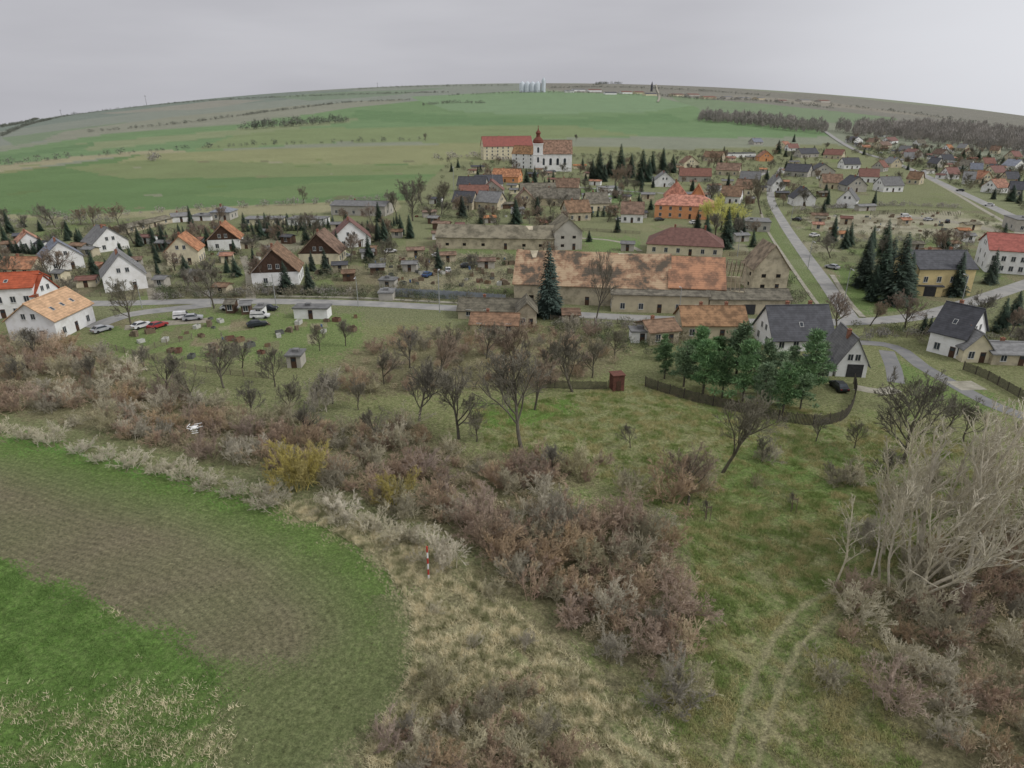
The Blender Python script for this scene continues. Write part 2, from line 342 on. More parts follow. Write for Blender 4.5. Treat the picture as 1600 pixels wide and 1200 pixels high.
road('pavement',[(430,463),(560,466),(700,473),(800,478)],1.3,conc,.02,.12)
road('road',[(1288,205),(1335,234),(1385,250),(1440,272),(1500,300),(1560,328),(1640,365)],5.4,asph,.05)
road('path',[(1420,262),(1480,295),(1540,330),(1590,358)],2.,conc,.03)
road('road',[(1338,535),(1380,538),(1410,548),(1440,572),(1490,600),(1550,632),(1650,668)],3.,asph2)
road('path',[(1385,548),(1396,575),(1400,598)],2.8,asph2,.022)
road('pavement',[(1335,605),(1375,612),(1400,608)],2.6,conc,.026)
road('road',[(140,512),(200,492),(260,484),(330,476)],4.5,asph,.036)
road('pavement',[(195,512),(260,505),(330,500)],4,grav,.02)
road('path',[(900,372),(940,374),(975,380),(1000,392)],2.,conc,.03)
road('road',[(1200,268),(1150,290),(1090,302),(1000,300),(900,292)],3.2,asph,.03)
road('path',[(1600,352),(1585,380),(1590,420)],3,conc,.03)
road('path',[(240,470),(236,450),(228,425)],2.2,grav,.024)
road('path',[(380,400),(390,430),(392,468)],2.4,grav,.024)
road('road',[(1025,133),(1030,150),(1028,160)],6,conc,.3)
road('pavement',[(1335,540),(1300,530),(1180,520),(1180,508)],2.4,asph2,.02)
road('path',[(1400,338),(1480,345),(1560,362)],6,grav,.02)
road('path',[(1490,603),(1530,602)],4,conc,.034)

# ------------------------------------------------------------ building materials
WALL={'white':(226,224,220),'cream':(202,193,168),'gray':(168,164,156),'beige':(184,174,150),'yellow':(200,182,136),'orange':(204,146,106),'brown':(92,74,62),'weathered':(182,172,150)}
ROOF={'red':(158,76,64),'orange':(172,118,92),'pale orange':(196,156,122),'brown':(128,102,86),'dark gray':(80,81,86),'gray':(120,120,120),'red brown':(122,84,76),'mossy gray':(116,110,96),'rusty brown':(148,114,92),'blue gray':(118,123,132),'terracotta':(180,112,86)}
def wm(n):
    c=WALL[n]; d_=.7 if n=='weathered' else .88; return mat('plaster_'+n,A(*c,k=1.2),A(*[x*d_ for x in c],k=1.2),.5,8,rough=.95,lo=.44,hi=.7)
def rm(n):
    c=ROOF[n]; old=n in('mossy gray','rusty brown','brown','orange','terracotta')
    return mat('roof_tiles_'+n.replace(' ','_'),A(*c,k=1.2),A(*[x*(.7 if old else .84) for x in c],k=1.2),.7 if old else .9,9,.85,.3,rand=.16,stripe=(2,.35,.07),lo=.4,hi=.6)
glass=mat('window_glass',(.03,.035,.045),(.06,.07,.08),.5,2,rough=.12)
frame=mat('window_frame',(.6,.6,.58),(.5,.5,.48),3)
doorm=mat('door_wood',A(80,60,48),A(60,46,38),3)
brick=mat('chimney_brick',A(140,98,80),A(110,80,66),4)
def winmesh():
    b=MB(); w,h,t=.5,.65,.07
    b.box(-w,-.05,-h,-w+t,.02,h); b.box(w-t,-.05,-h,w,.02,h); b.box(-w+t,-.05,-h,w-t,.02,-h+t); b.box(-w+t,-.05,h-t,w-t,.02,h)
    b.box(-.03,-.045,-h+t,.03,.02,h-t); b.box(-w-.06,-.11,-h-.06,w+.06,.02,-h-.002)
    b.box(-w+t,-.015,-h+t,-.03,.01,h-t,1); b.box(.03,-.015,-h+t,w-t,.01,h-t,1)
    return b.mesh('window',[frame,glass])
WIN=winmesh()
b=MB(); b.box(-.5,-.02,-.4,.5,.02,.4,0); b.box(-.44,-.03,-.34,.44,-.021,.34,1); OLDW=b.mesh('window',[doorm,mat('painted_hole_shade',(.015,.014,.012),(.02,.02,.018),2)])  # near-black panel paints the shade inside an open window hole
b=MB(); b.box(-.5,-.05,0,.5,.02,2.1); b.box(-.38,-.07,1.3,.38,-.051,1.9,1); b.box(.33,-.1,.95,.4,-.05,1.1,1); DOOR=b.mesh('door',[doorm,glass])
b=MB(); b.box(-.3,-.3,-1,.3,.3,1.1); b.box(-.37,-.37,1.1,.37,.37,1.2); b.frus(0,0,1.2,1.4,.14,.14,6); CHIM=b.mesh('chimney',brick)
b=MB(); b.box(-.4,-.55,0,.4,.55,.06); b.box(-.32,-.47,.06,.32,.47,.075,1); SKY=b.mesh('skylight',[frame,glass])
b=MB(); b.box(-1.25,-.05,0,1.25,.02,2.2); 
for k in range(5): b.box(-1.2,-.065,.1+k*.42,1.2,-.051,.45+k*.42)
GAR=b.mesh('garage_door',mat('garage_paint',A(60,60,62),A(50,50,52),2))
FOOT=[]
def house(u1,v1,u2,v2,ve,vr,dep,ridge,wall,roof,name='house',label=None,cat='house',nw=3,door=True,chim=1,hip=0,over=.4,group=None,gable=None,sky=0,gend=2,garage=0,place='among gardens',rmat=None,fmin=None):
    old=cat=='barn'; WN=OLDW if old else WIN
    a=P(u1,v1); c=P(u2,v2); e=(c-a)[:2]; W=float(np.linalg.norm(e)); e/=W; n=np.array([-e[1],e[0]])
    mid=(a+c)/2; z0=min(a[2],c[2])-.1
    eh=max(2.,hgt(np.array([mid[0],mid[1],z0]),ve)); 
    rp=mid.copy(); rp[2]=z0
    if ridge=='a': rp[:2]+=n*dep/2
    th=hgt(rp,vr); rise=max(.5,th-eh)
    if ridge=='g': o=c; ang=atan2(n[1],n[0]); Lx,Sy=dep,W
    else: o=a; ang=atan2(e[1],e[0]); Lx,Sy=W,dep
    cen=mid[:2]+n*dep/2; FOOT.append((cen[0],cen[1],max(W,dep)*.5))
    root=add(name,None); root.empty_display_size=.5; root.matrix_world=TR(o[0],o[1],z0,ang)
    if label is None: label=f"{wall} {name.replace('_',' ')} with {roof} {'flat' if ridge=='f' else 'hipped' if hip else 'gable'} roof {place}"
    tag(root,label,cat,group)
    b=MB(); wl=[wm(wall)]+([gable] if gable else [])
    if ridge=='f' or hip: b.box(0,0,-.5,Lx,Sy,eh)
    else:
        pr=[(0,-.5),(Sy,-.5),(Sy,eh),(Sy/2,eh+rise),(0,eh)]
        b.prism(pr,0,Lx)
        if gable:
            for x0,x1 in ((-.04,-.003),(Lx+.003,Lx+.04)): b.prism([(0.05,eh-.1),(Sy-.05,eh-.1),(Sy/2,eh+rise-.1)],x0,x1,1)
    add('wall',b.mesh('wall',wl),root)
    b=MB(); t=.2
    if ridge=='f':
        b.box(-.25,-.25,eh+.003,Lx+.25,Sy+.25,eh+.3); b.box(Lx*.3,Sy*.4,eh+.3,Lx*.3+1.2,Sy*.4+1,eh+.9)
    elif hip:
        i=min(Sy/2,Lx/2-.2)*.98; ov=over; zo=eh-.05
        pts=[(-ov,-ov,zo),(Lx+ov,-ov,zo),(Lx+ov,Sy+ov,zo),(-ov,Sy+ov,zo)]
        b.poly(pts+[(x,y,z+t) for x,y,z in pts]+[(i,Sy/2,eh+rise),(Lx-i,Sy/2,eh+rise)],[(3,2,1,0),(0,1,5,4),(1,2,6,5),(2,3,7,6),(3,0,4,7),(4,5,9,8),(5,6,9),(6,7,8,9),(7,4,8)])
    else:
        sl=rise/(Sy/2); ze=eh-sl*over+.03; zr=eh+rise+.03
        ns=max(1,int(Lx/4)) if old else 1
        sag=[random.uniform(-.35,.08) if (old and 0<q<ns) else 0 for q in range(ns+1)]
        xs=[-over+(Lx+2*over)*q/ns for q in range(ns+1)]
        for sd_ in (0,1):
            for q in range(ns):
                def pr_(k): 
                    zz=zr+sag[k]
                    return [(-over,ze),(Sy/2,zz),(Sy/2,zz+t),(-over,ze+t)] if sd_==0 else [(Sy/2,zz),(Sy+over,ze),(Sy+over,ze+t),(Sy/2,zz+t)]
                pa,pb=pr_(q),pr_(q+1); caps=([(3,2,1,0)] if q==0 else [])+([(4,5,6,7)] if q==ns-1 else [])
                b.poly([(xs[q],y,z) for y,z in pa]+[(xs[q+1],y,z) for y,z in pb],[(i_,(i_+1)%4,4+(i_+1)%4,4+i_) for i_ in range(4) ]+caps)
        if not old: b.box(-over,Sy/2-.14,zr+t-.05,Lx+over,Sy/2+.14,zr+t+.08)
    ro=add('roof',b.mesh('roof',rmat or rm(roof)),root)
    if ridge!='f':
        for k in range(chim):
            x=Lx*(.35+.4*k)+random.uniform(-.3,.3); add('chimney',CHIM,ro,TR(x,Sy/2+.5,eh+rise-.1,0,1,.8))
    pitch=atan2(rise,Sy/2)
    for k in range(sky):
        x=Lx*(k+1)/(sky+1); M=Matrix.Translation((x,Sy*.2,eh+rise*.4+.25))@Matrix.Rotation(pitch,4,'X'); add('skylight',SKY,ro,M)
    if nw:
        rows=max(1,int((eh+.3)/2.7)); s=1.15
        for r in range(rows):
            z=1.6+r*2.75
            for k in range(nw):
                x=Lx*(k+.6)/(nw+.2)
                if old: x+=random.uniform(-.8,.8)
                if door and r==0 and k==nw//2 and ridge!='g':
                    add('door',DOOR,root,TR(x,0,0.1)); continue
                add('window',WN,root,TR(x,0,z,0,s))
                if k%2==0: add('window',WN,root,TR(x,Sy,z,pi,s))
            for k in range(gend):
                y=Sy*(k+.7)/(gend+.4)
                if door and r==0 and k==0 and ridge=='g': add('door',DOOR,root,TR(0,y,.1,-pi/2)); continue
                if not(garage and r==0): add('window',WN,root,TR(0,y,z,-pi/2,s))
                add('window',WN,root,TR(Lx,y,z,pi/2,s))
        if rise>3 and not hip and ridge!='f' and not old:
            for k in (-1,1):
                y=Sy/2+k*min(1.,Sy*.12); add('window',WN,root,TR(-(.05 if gable else 0),y,eh+rise*.25,-pi/2,.95)); add('window',WN,root,TR(Lx+(.05 if gable else 0),y,eh+rise*.25,pi/2,.95))
    if garage:
        add('garage_door',GAR,root,TR(0,Sy*.4,.1,-pi/2,1.1) if ridge=='g' else TR(Lx*.5,0,.1,0,1.1))
    return root,Lx,Sy,eh,rise
brg=mat('gable_boards',A(80,62,52),A(62,48,40),2,6,stripe=(1,.25,.12))
H=house
H(-70,502,62,494,452,428,10,'a','white','red',nw=6,label='white modern house with bright red tiled roof',sky=2)
H(62,494,98,480,455,430,9,'g','white','red',nw=1,label='white cubic house wing with red roof edge',chim=0)
H(92,532,150,502,487,462,10,'a','white','pale orange',sky=3,label='white house with pale orange roof and three skylights')
H(0,432,50,432,420,402,8,'a','cream','orange'); H(30,392,68,388,378,364,8,'g','white','orange')
H(70,426,134,418,402,378,9,'g','white','blue gray',label='white house with blue gray roof and end chimney')
H(148,396,203,388,378,356,9,'g','white','gray'); H(165,458,232,450,430,398,10,'g','white','gray',sky=2,label='tall white house with greyish gable roof')
H(120,450,150,448,442,434,5,'a','cream','red brown',name='garage',cat='garage',nw=1,chim=0)
H(262,415,312,413,392,370,9,'g','cream','orange'); H(326,392,376,390,374,352,9,'g','white','orange',gable=brg)
H(395,448,468,445,425,390,11,'g','white','brown',gable=brg,label='white house with dark brown boarded gable')
H(468,413,530,413,396,366,10,'g','cream','brown',gable=brg,label='house with brown boarded gable and balcony')
H(520,388,580,385,372,346,11,'g','white','red brown',label='white house with steep reddish brown roof')
H(592,470,614,470,464,460,4,'f','gray','gray',name='garage',cat='garage',nw=0)
H(195,366,270,348,352,345,6,'a','weathered','mossy gray',name='workshop',cat='building',nw=4,chim=0,label='long low pale workshop with grey roof')
H(330,344,360,344,332,322,9,'a','gray','blue gray',hip=1,nw=2,name='pavilion',cat='building',label='round looking grey pavilion with pointed roof')
H(518,336,602,338,322,314,12,'a','gray','gray',name='warehouse',cat='warehouse',nw=6,label='long low grey warehouse beside the fields')
H(300,345,330,345,338,334,8,'f','white','gray',name='shed',cat='shed',nw=1)
H(270,348,298,346,338,333,6,'a','white','gray',name='shed',cat='shed',nw=1)
H(380,352,440,352,343,338,8,'f','cream','gray',name='workshop',cat='building',nw=4)
H(450,352,505,353,343,339,8,'f','white','gray',name='workshop',cat='building',nw=4)
oldr=mat('old_patched_tiles',A(170,148,122,k=1.2),A(88,80,70,k=1.2),.25,10,.9,.4,stripe=(2,.4,.07),lo=.42,hi=.58,c3=A(142,114,92,k=1.2))
rst=mat('rust_tiles',A(174,130,102,k=1.15),A(120,94,78,k=1.15),.4,10,.9,.4,stripe=(2,.4,.07),lo=.42,hi=.6)
H(803,472,1043,482,447,394,15,'a','weathered','brown',name='barn',cat='barn',nw=5,chim=0,rmat=oldr,label='long derelict barn with patched brown tiled roof')
H(1043,482,1128,486,450,402,15,'a','weathered','rusty brown',name='barn',cat='barn',nw=2,chim=0,rmat=rst,label='barn section with rusty orange tiled roof')
H(955,487,1105,491,462,456,5,'a','beige','mossy gray',name='outbuilding',cat='building',nw=5,chim=0,label='low beige annex wall in front of old barn')
H(1107,491,1232,492,468,452,7,'a','weathered','mossy gray',name='outbuilding',cat='building',nw=3,chim=0,garage=1,label='ruined plaster shed with grey sagging roof')
H(1174,456,1228,456,420,384,9,'g','weathered','mossy gray',name='barn',cat='barn',nw=2,chim=0,rmat=mat('ruin_roof',A(138,124,106),A(96,86,74),.5,9,.9,.4,lo=.42,hi=.6),label='ruined barn with collapsing mossy gable roof')
dr_=mat('dark_mossy_roof',A(122,116,100),A(84,80,68),.3,9,.9,.4,lo=.42,hi=.6)
H(682,388,865,391,372,352,13,'a','weathered','mossy gray',name='barn',cat='barn',nw=6,chim=0,rmat=dr_,label='long derelict stable with dark mossy roof')
H(866,391,909,390,362,342,12,'g','gray','mossy gray',name='barn',cat='barn',nw=3,chim=0,rmat=dr_,label='pale gable building attached to derelict stable')
H(1010,396,1128,402,384,356,14,'a','cream','red brown',hip=1,nw=6,chim=2,label='house with reddish brown hipped roof and chimneys')
H(1022,340,1118,344,322,304,13,'a','orange','terracotta',hip=1,nw=6,chim=0,label='large orange villa with salmon hipped roofs')
H(1036,334,1072,335,308,284,9,'g','orange','terracotta',nw=2,chim=1,hip=1,label='orange villa upper wing with pointed roof')
H(1074,338,1100,339,312,290,8,'g','orange','terracotta',nw=2,chim=0,label='orange villa gable wing with salmon roof')
woodm=mat('bare_wood',A(122,110,94),A(94,84,72),2)
a=P(1130,486); c=P(1158,488); e=(c-a)[:2]; W=np.linalg.norm(e); root=add('roof_skeleton',None); root.matrix_world=TR(a[0],a[1],0,atan2(e[1],e[0])); tag(root,'bare wooden rafters of a roofless barn bay','barn')
for k in range(5):
    b=MB(); x=k*W/4-.05
    for y0,z0_,y1,z1 in ((0,5,7.5,10.6),(7.5,10.6,15,5)): b.prism([(y0,z0_),(y1,z1),(y1,z1+.2),(y0,z0_+.2)],x,x+.14)
    add('rafter',b.mesh('rafter',woodm),root)
for y_ in (2.,4.5,7.4,10.,12.5):
    b=MB(); zz=5+5.6*(1-abs(y_-7.5)/7.5)+.2; b.box(0,y_,zz,W,y_+.12,zz+.1); add('batten',b.mesh('batten',woodm),root)
b=MB(); b.box(0,0,0,W,.5,5); b.box(0,14.5,0,W,15,5); add('wall',b.mesh('wall',wm('weathered')),root)
H(716,498,830,500,490,467,9,'a','weathered','mossy gray',nw=4,label='old low house with grey mossy roof by the road')
H(735,520,808,522,508,490,7,'a','beige','rusty brown',nw=3,label='small old house with brown tiled roof behind shrubs')
H(808,512,838,512,488,474,7,'g','weathered','mossy gray',nw=2,chim=0,name='outbuilding',cat='building')
H(1066,530,1165,530,508,479,8,'a','beige','rusty brown',nw=4,chim=2,label='old beige house with rusty brown roof and chimneys')
H(1015,540,1060,536,518,500,7,'a','weathered','brown',nw=2)
H(880,505,905,505,497,488,5,'a','weathered','brown',name='shed',cat='shed',nw=1,chim=0)
H(1206,550,1300,548,530,478,10,'a','white','dark gray',nw=4,chim=2,sky=1,label='white house with large dark grey roof')
H(1305,588,1352,590,568,530,9,'g','white','gray',nw=2,garage=1,label='white garage house with grey gable roof')
H(1262,585,1300,588,574,562,5,'a','white','dark gray',nw=2,chim=0,garage=1,name='garage',cat='garage',label='white low garage annex with dark door')
H(1447,548,1500,562,522,478,9,'a','white','dark gray',nw=2,chim=1,sky=1,label='white house with dark roof beside the lane')
H(1502,566,1545,567,545,522,8,'g','cream','gray',nw=2,name='outbuilding',cat='building')
H(1548,570,1640,573,555,536,8,'a','weathered','gray',nw=3,name='outbuilding',cat='building')
H(1428,462,1515,462,420,392,12,'a','yellow','dark gray',nw=4,chim=2,garage=0,label='two storey yellow apartment house with dark roof')
H(1432,462,1470,464,448,445,2,'f','yellow','dark gray',nw=0,name='porch',cat='porch',garage=1,label='low garage porch of the yellow house')
H(1538,425,1680,436,395,368,16,'a','white','red',nw=9,chim=0,label='white hall with bright red roof and window bands',name='hall',cat='building')
H(1585,362,1640,364,345,338,12,'f','gray','gray',nw=3,name='warehouse',cat='warehouse')
# church
cr,Lx,Sy,eh,rise=H(838,268,893,268,240,219,14,'a','white','rusty brown',name='church',cat='church',nw=0,chim=0,label='white baroque church with brown roof and onion spire')
b=MB(); prof=[(-.7,-1.8),(.7,-1.8)]+[(.7*cos(t),1.2+.7*sin(t)) for t in np.linspace(0,pi,9)]
b.poly([(x,-.06,z) for x,z in prof],[tuple(range(len(prof)))]); CW=b.mesh('window',glass)
for k in range(4): add('window',CW,cr,TR(Lx*(k+1)/5.,0,eh*.55,0,1.3))
for k in range(2): add('window',CW,cr,TR(Lx+.0,Sy*(k+1)/3,eh*.55,pi/2,1.3))
tw=MB(); sx=3.4; tx,ty=1.,-1.2; TH=hgt(P(841,270),226)
tw.box(tx-sx,ty-sx,-.5,tx+sx,ty+sx,TH); tw.box(tx-sx-.3,ty-sx-.3,TH+.002,tx+sx+.3,ty+sx+.3,TH+.6); tw.box(tx-sx-.2,ty-sx-.2,TH*.62,tx+sx+.2,ty+sx+.2,TH*.62+.4)
to=add('tower',tw.mesh('tower',wm('white')),cr)
for zz in (TH*.8,TH*.45):
    add('window',CW,to,TR(tx,ty-sx,zz,0,1.)); add('window',CW,to,TR(tx-sx,ty,zz,-pi/2,1.)); add('window',CW,to,TR(tx+sx,ty,zz,pi/2,1.))
b=MB(); q=hgt(P(841,270),196)-TH-.6; z=TH+.6
b.lathe(tx,ty,[(3.6,z),(3.9,z+q*.08),(3.5,z+q*.2),(2.3,z+q*.3),(1.5,z+q*.36),(1.4,z+q*.5),(1.7,z+q*.53),(1.9,z+q*.58),(1.4,z+q*.65),(.5,z+q*.74),(.12,z+q*.88),(.08,z+q)],12)
b.box(tx-.6,ty-.06,z+q*.93,tx+.6,ty+.06,z+q*.95)
add('dome',b.mesh('dome',mat('copper_red_roof',A(112,66,56),A(92,58,50),1.)),to)
H(756,250,832,248,228,213,13,'a','cream','red',nw=9,chim=1,name='rectory',cat='building',label='long cream rectory with faded red roof by church',rmat=mat('faded_red',A(138,84,78),A(118,76,70),.6,8))
H(800,262,836,264,240,228,8,'a','white','rusty brown',nw=3,chim=0,name='chapel',cat='building')
NEAR=[(736,300,48,'gray','dark gray','a'),(765,297,46,'white','dark gray','a'),(789,285,46,'orange','orange','a'),(740,316,50,'white','red brown','a'),(768,308,40,'gray','red brown','g'),(722,328,34,'weathered','dark gray','a'),
(842,312,60,'weathered','mossy gray','a'),(885,303,40,'beige','brown','a'),(866,322,84,'beige','mossy gray','a'),(820,325,34,'beige','brown','g'),(760,328,38,'weathered','gray','a'),
(1038,292,36,'white','gray','g'),(1086,284,54,'gray','red brown','a'),(1136,274,40,'weathered','brown','a'),(1158,246,50,'white','dark gray','f'),(1197,252,24,'orange','orange','g'),(1112,252,32,'weathered','brown','a'),
(1170,290,34,'gray','gray','a'),(1243,276,40,'gray','dark gray','a'),(1286,276,40,'gray','dark gray','g'),(1265,246,30,'gray','dark gray','a'),(1300,248,32,'beige','red brown','a'),(1331,264,28,'white','dark gray','a'),
(1256,322,38,'white','dark gray','g'),(1321,325,34,'white','gray','g'),(1300,295,34,'beige','brown','a'),(1356,285,34,'white','red brown','a'),(1338,300,34,'gray','dark gray','g'),(987,348,38,'white','brown','a'),(1205,420,26,'weathered','brown','a'),
(1215,300,24,'white','gray','g'),(1160,305,32,'cream','brown','a'),(1395,300,34,'white','gray','a'),(1180,362,50,'gray','gray','f'),(935,330,36,'cream','mossy gray','a'),(905,345,40,'weathered','brown','a'),
(958,305,30,'white','gray','f'),(1140,318,34,'white','brown','a'),(1080,262,26,'cream','brown','g')]
for (u,v,w,wl,rf,rg) in NEAR:
    t=random.uniform(-1.5,2.5); k=(v-165)/1000.; w*=.9
    hh=max(9,min(30,6.6*F*k/CH)); 
    H(u-w/2,v-t/2,u+w/2,v+t/2,v-hh*.5,v-hh*(1.15 if rg!='f' else .6),10,rg,wl,rf,nw=3,gend=1,group='village houses',place='in the village')
FARH=[(1340,223,20),(1360,226,20),(1386,232,18),(1410,240,22),(1396,224,18),(1376,214,16),(1432,246,22),(1462,246,20),(1482,256,22),(1503,266,22),(1524,272,24),(1546,262,22),(1562,277,24),(1582,288,24),(1592,266,22),(1476,238,18),(1512,246,20),(1540,288,24),(1566,302,26),(1586,306,26),(1440,228,16),(1552,240,18),(1576,250,20),(1500,236,16),(1420,252,20),(1490,280,22),(1512,288,24),(1400,262,22),(1425,288,26),(1370,268,24),(1220,232,20),(1185,226,18),(1240,236,20),(1600,236,18),(1530,232,16),(1455,262,20)]
rc=['red brown','brown','dark gray','red brown','gray','orange','brown','mossy gray','blue gray']; wc=['white','cream','gray','beige']
for (u,v,w) in FARH:
    k=(v-165)/1000.; hh=max(5.5,6.*F*k/CH); t=random.uniform(-2,2); rg=random.choice('aag'); w*=.78
    H(u-w/2,v-t/2,u+w/2,v+t/2,v-hh*.5,v-hh*1.15,9,rg,random.choice(wc),random.choice(rc),nw=2,gend=1,door=False,group='houses of the far settlement',place='in far settlement')
for u in [890,905,930,955,980,1000,1018,1060,1085,1110,1140,1165,1190,1225,1260,1290]:
    v=140+abs(u-870)*.045+random.uniform(0,4); w=random.uniform(10,20)
    H(u-w/2,v,u+w/2,v,v-2.5,v-4.,20,'a','white' if u<1000 else random.choice(wc),random.choice(['gray','red brown','dark gray']),nw=0,chim=0,group='buildings on the horizon',place='on the horizon')
silm=mat('silo_metal',A(190,196,202,k=1.2),A(172,178,186,k=1.2),.2,4,rough=.6)
b=MB(); b.lathe(0,0,[(9,-2),(9,24),(5,28),(1,31),(1,32),(0,32)],20); SIL=b.mesh('silo',silm,True)
for k,u in enumerate([816,824,832,840,849]):
    q=P(u,144); root=add('grain_silo',None); root.matrix_world=TR(q[0],q[1],q[2],0,1 if k<4 else .7,1. if k<4 else 1.35); tag(root,'pale metal grain silo with conical top','silo','grain silos'); add('tank',SIL,root)
    b=MB(); b.box(8.8,-1,0,9.8,1,26); add('ladder',b.mesh('ladder',silm),root)
q=P(1018,143); b=MB(); b.frus(q[0],q[1],q[2],q[2]+16,4,4,4); b.frus(q[0],q[1],q[2]+16,q[2]+32,4.5,.2,4); tag(add('church_tower',b.mesh('church_tower',rm('dark gray'))),'distant church tower with dark pointed spire','tower')
for u,v,h in [(228,158,10),(96,180,9),(590,137,8)]:
    q=P(u,v); b=MB(); hh=hgt(q,v-h); b.frus(q[0],q[1],q[2],q[2]+hh,.8,.4,5); b.box(q[0]-4,q[1]-.4,q[2]+hh*.85,q[0]+4,q[1]+.4,q[2]+hh*.88); tag(add('power_mast',b.mesh('power_mast',rm('gray'))),'thin grey mast standing on the hills','mast')
def okpt(x,y,r=0):
    for a,b_,c in FOOT:
        if (x-a)**2+(y-b_)**2<(c+.8+r)**2: return False
    for a,b_,c in ROADPTS:
        if (x-a)**2+(y-b_)**2<(c+1.+r)**2: return False
    return True
def scatter(poly,n,rmin,chk=True,tries=40):
    w=W2(poly); X=[p[0] for p in w]; Y=[p[1] for p in w]; out=[]
    for _ in range(n*tries):
        if len(out)>=n: break
        x=random.uniform(min(X),max(X)); y=random.uniform(min(Y),max(Y))
        if not inpoly(np.array([x]),np.array([y]),w)[0]: continue
        if any((x-a)**2+(y-b_)**2<rmin**2 for a,b_ in out): continue
        if chk and not okpt(x,y): continue
        out.append((x,y))
    return out
SHEDS=[(486,498,52,'white','gray'),(605,452,24,'gray','gray'),(650,402,26,'beige','brown'),(640,425,22,'gray','gray'),(700,410,24,'weathered','brown'),(575,405,20,'white','gray'),(120,395,20,'gray','brown'),(345,462,20,'beige','brown'),(250,450,16,'gray','gray'),(590,430,22,'brown','gray'),(760,420,26,'gray','brown'),(545,440,18,'brown','brown'),(385,492,14,'brown','gray'),(405,498,12,'white','gray'),(360,490,13,'brown','mossy gray'),(1003,536,34,'white','gray'),(460,575,22,'gray','gray'),(1160,378,20,'gray','gray'),(980,392,20,'gray','gray'),(672,340,20,'gray','brown'),(1355,330,26,'gray','gray'),(1280,345,24,'beige','brown'),(620,372,16,'gray','brown'),(15,392,22,'gray','brown'),(300,440,14,'brown','gray'),(215,418,14,'gray','brown'),(90,440,14,'cream','gray'),(440,418,14,'gray','gray'),(560,385,14,'brown','mossy gray'),(350,410,14,'gray','gray'),(870,360,22,'gray','mossy gray'),(1110,420,16,'gray','gray')]
for poly,n,w_ in [([(900,262),(1290,240),(1300,330),(900,335)],34,13),([(700,262),(900,268),(900,330),(700,330)],16,14),([(1330,225),(1590,260),(1590,325),(1450,275)],26,9),([(640,315),(1000,305),(1000,350),(800,380),(640,380)],14,16),([(20,365),(610,355),(610,440),(20,440)],20,14),([(1250,345),(1540,340),(1560,420),(1440,440),(1320,410)],12,16)]:
    for x,y in scatter(poly,n,7):
        pu,pv,_=proj(x,y,float(Hf(x,y))); SHEDS.append((float(pu),float(pv),w_*random.uniform(.7,1.6),random.choice(['gray','white','cream','weathered','brown']),random.choice(['brown','gray','dark gray','red brown','mossy gray','orange'])))
for (u,v,w,wl,rf) in SHEDS:
    mp=P(u,v); hh=hgt(mp,v-1)
    e=2.3/max(hh,.01); H(u-w/2,v,u+w/2,v+random.uniform(-1,1),v-e,v-e*1.35,3.4,'f' if u in(486,605,1003,460,405) else 'a',wl,rf,name='shed',cat='shed',nw=1,gend=0,chim=0,door=w>17,group='garden sheds',place='in a garden')
q=P(963,608); root=add('outhouse',None); root.matrix_world=TR(q[0],q[1],q[2],.2); tag(root,'small rusty red metal outhouse beside a fence','shed'); hh=hgt(q,584); b=MB(); b.box(-1.,-1,-.2,1.,1,hh)
rustm=mat('rust_metal',A(104,68,58),A(76,52,46),2); add('wall',b.mesh('wall',rustm),root); b=MB(); b.box(-1.15,-1.15,hh+.002,1.15,1.15,hh+.12); add('roof',b.mesh('roof',rustm),root); b=MB(); b.box(-.4,-1.06,0,.4,-1.003,1.9); add('door',b.mesh('door',doorm),root)

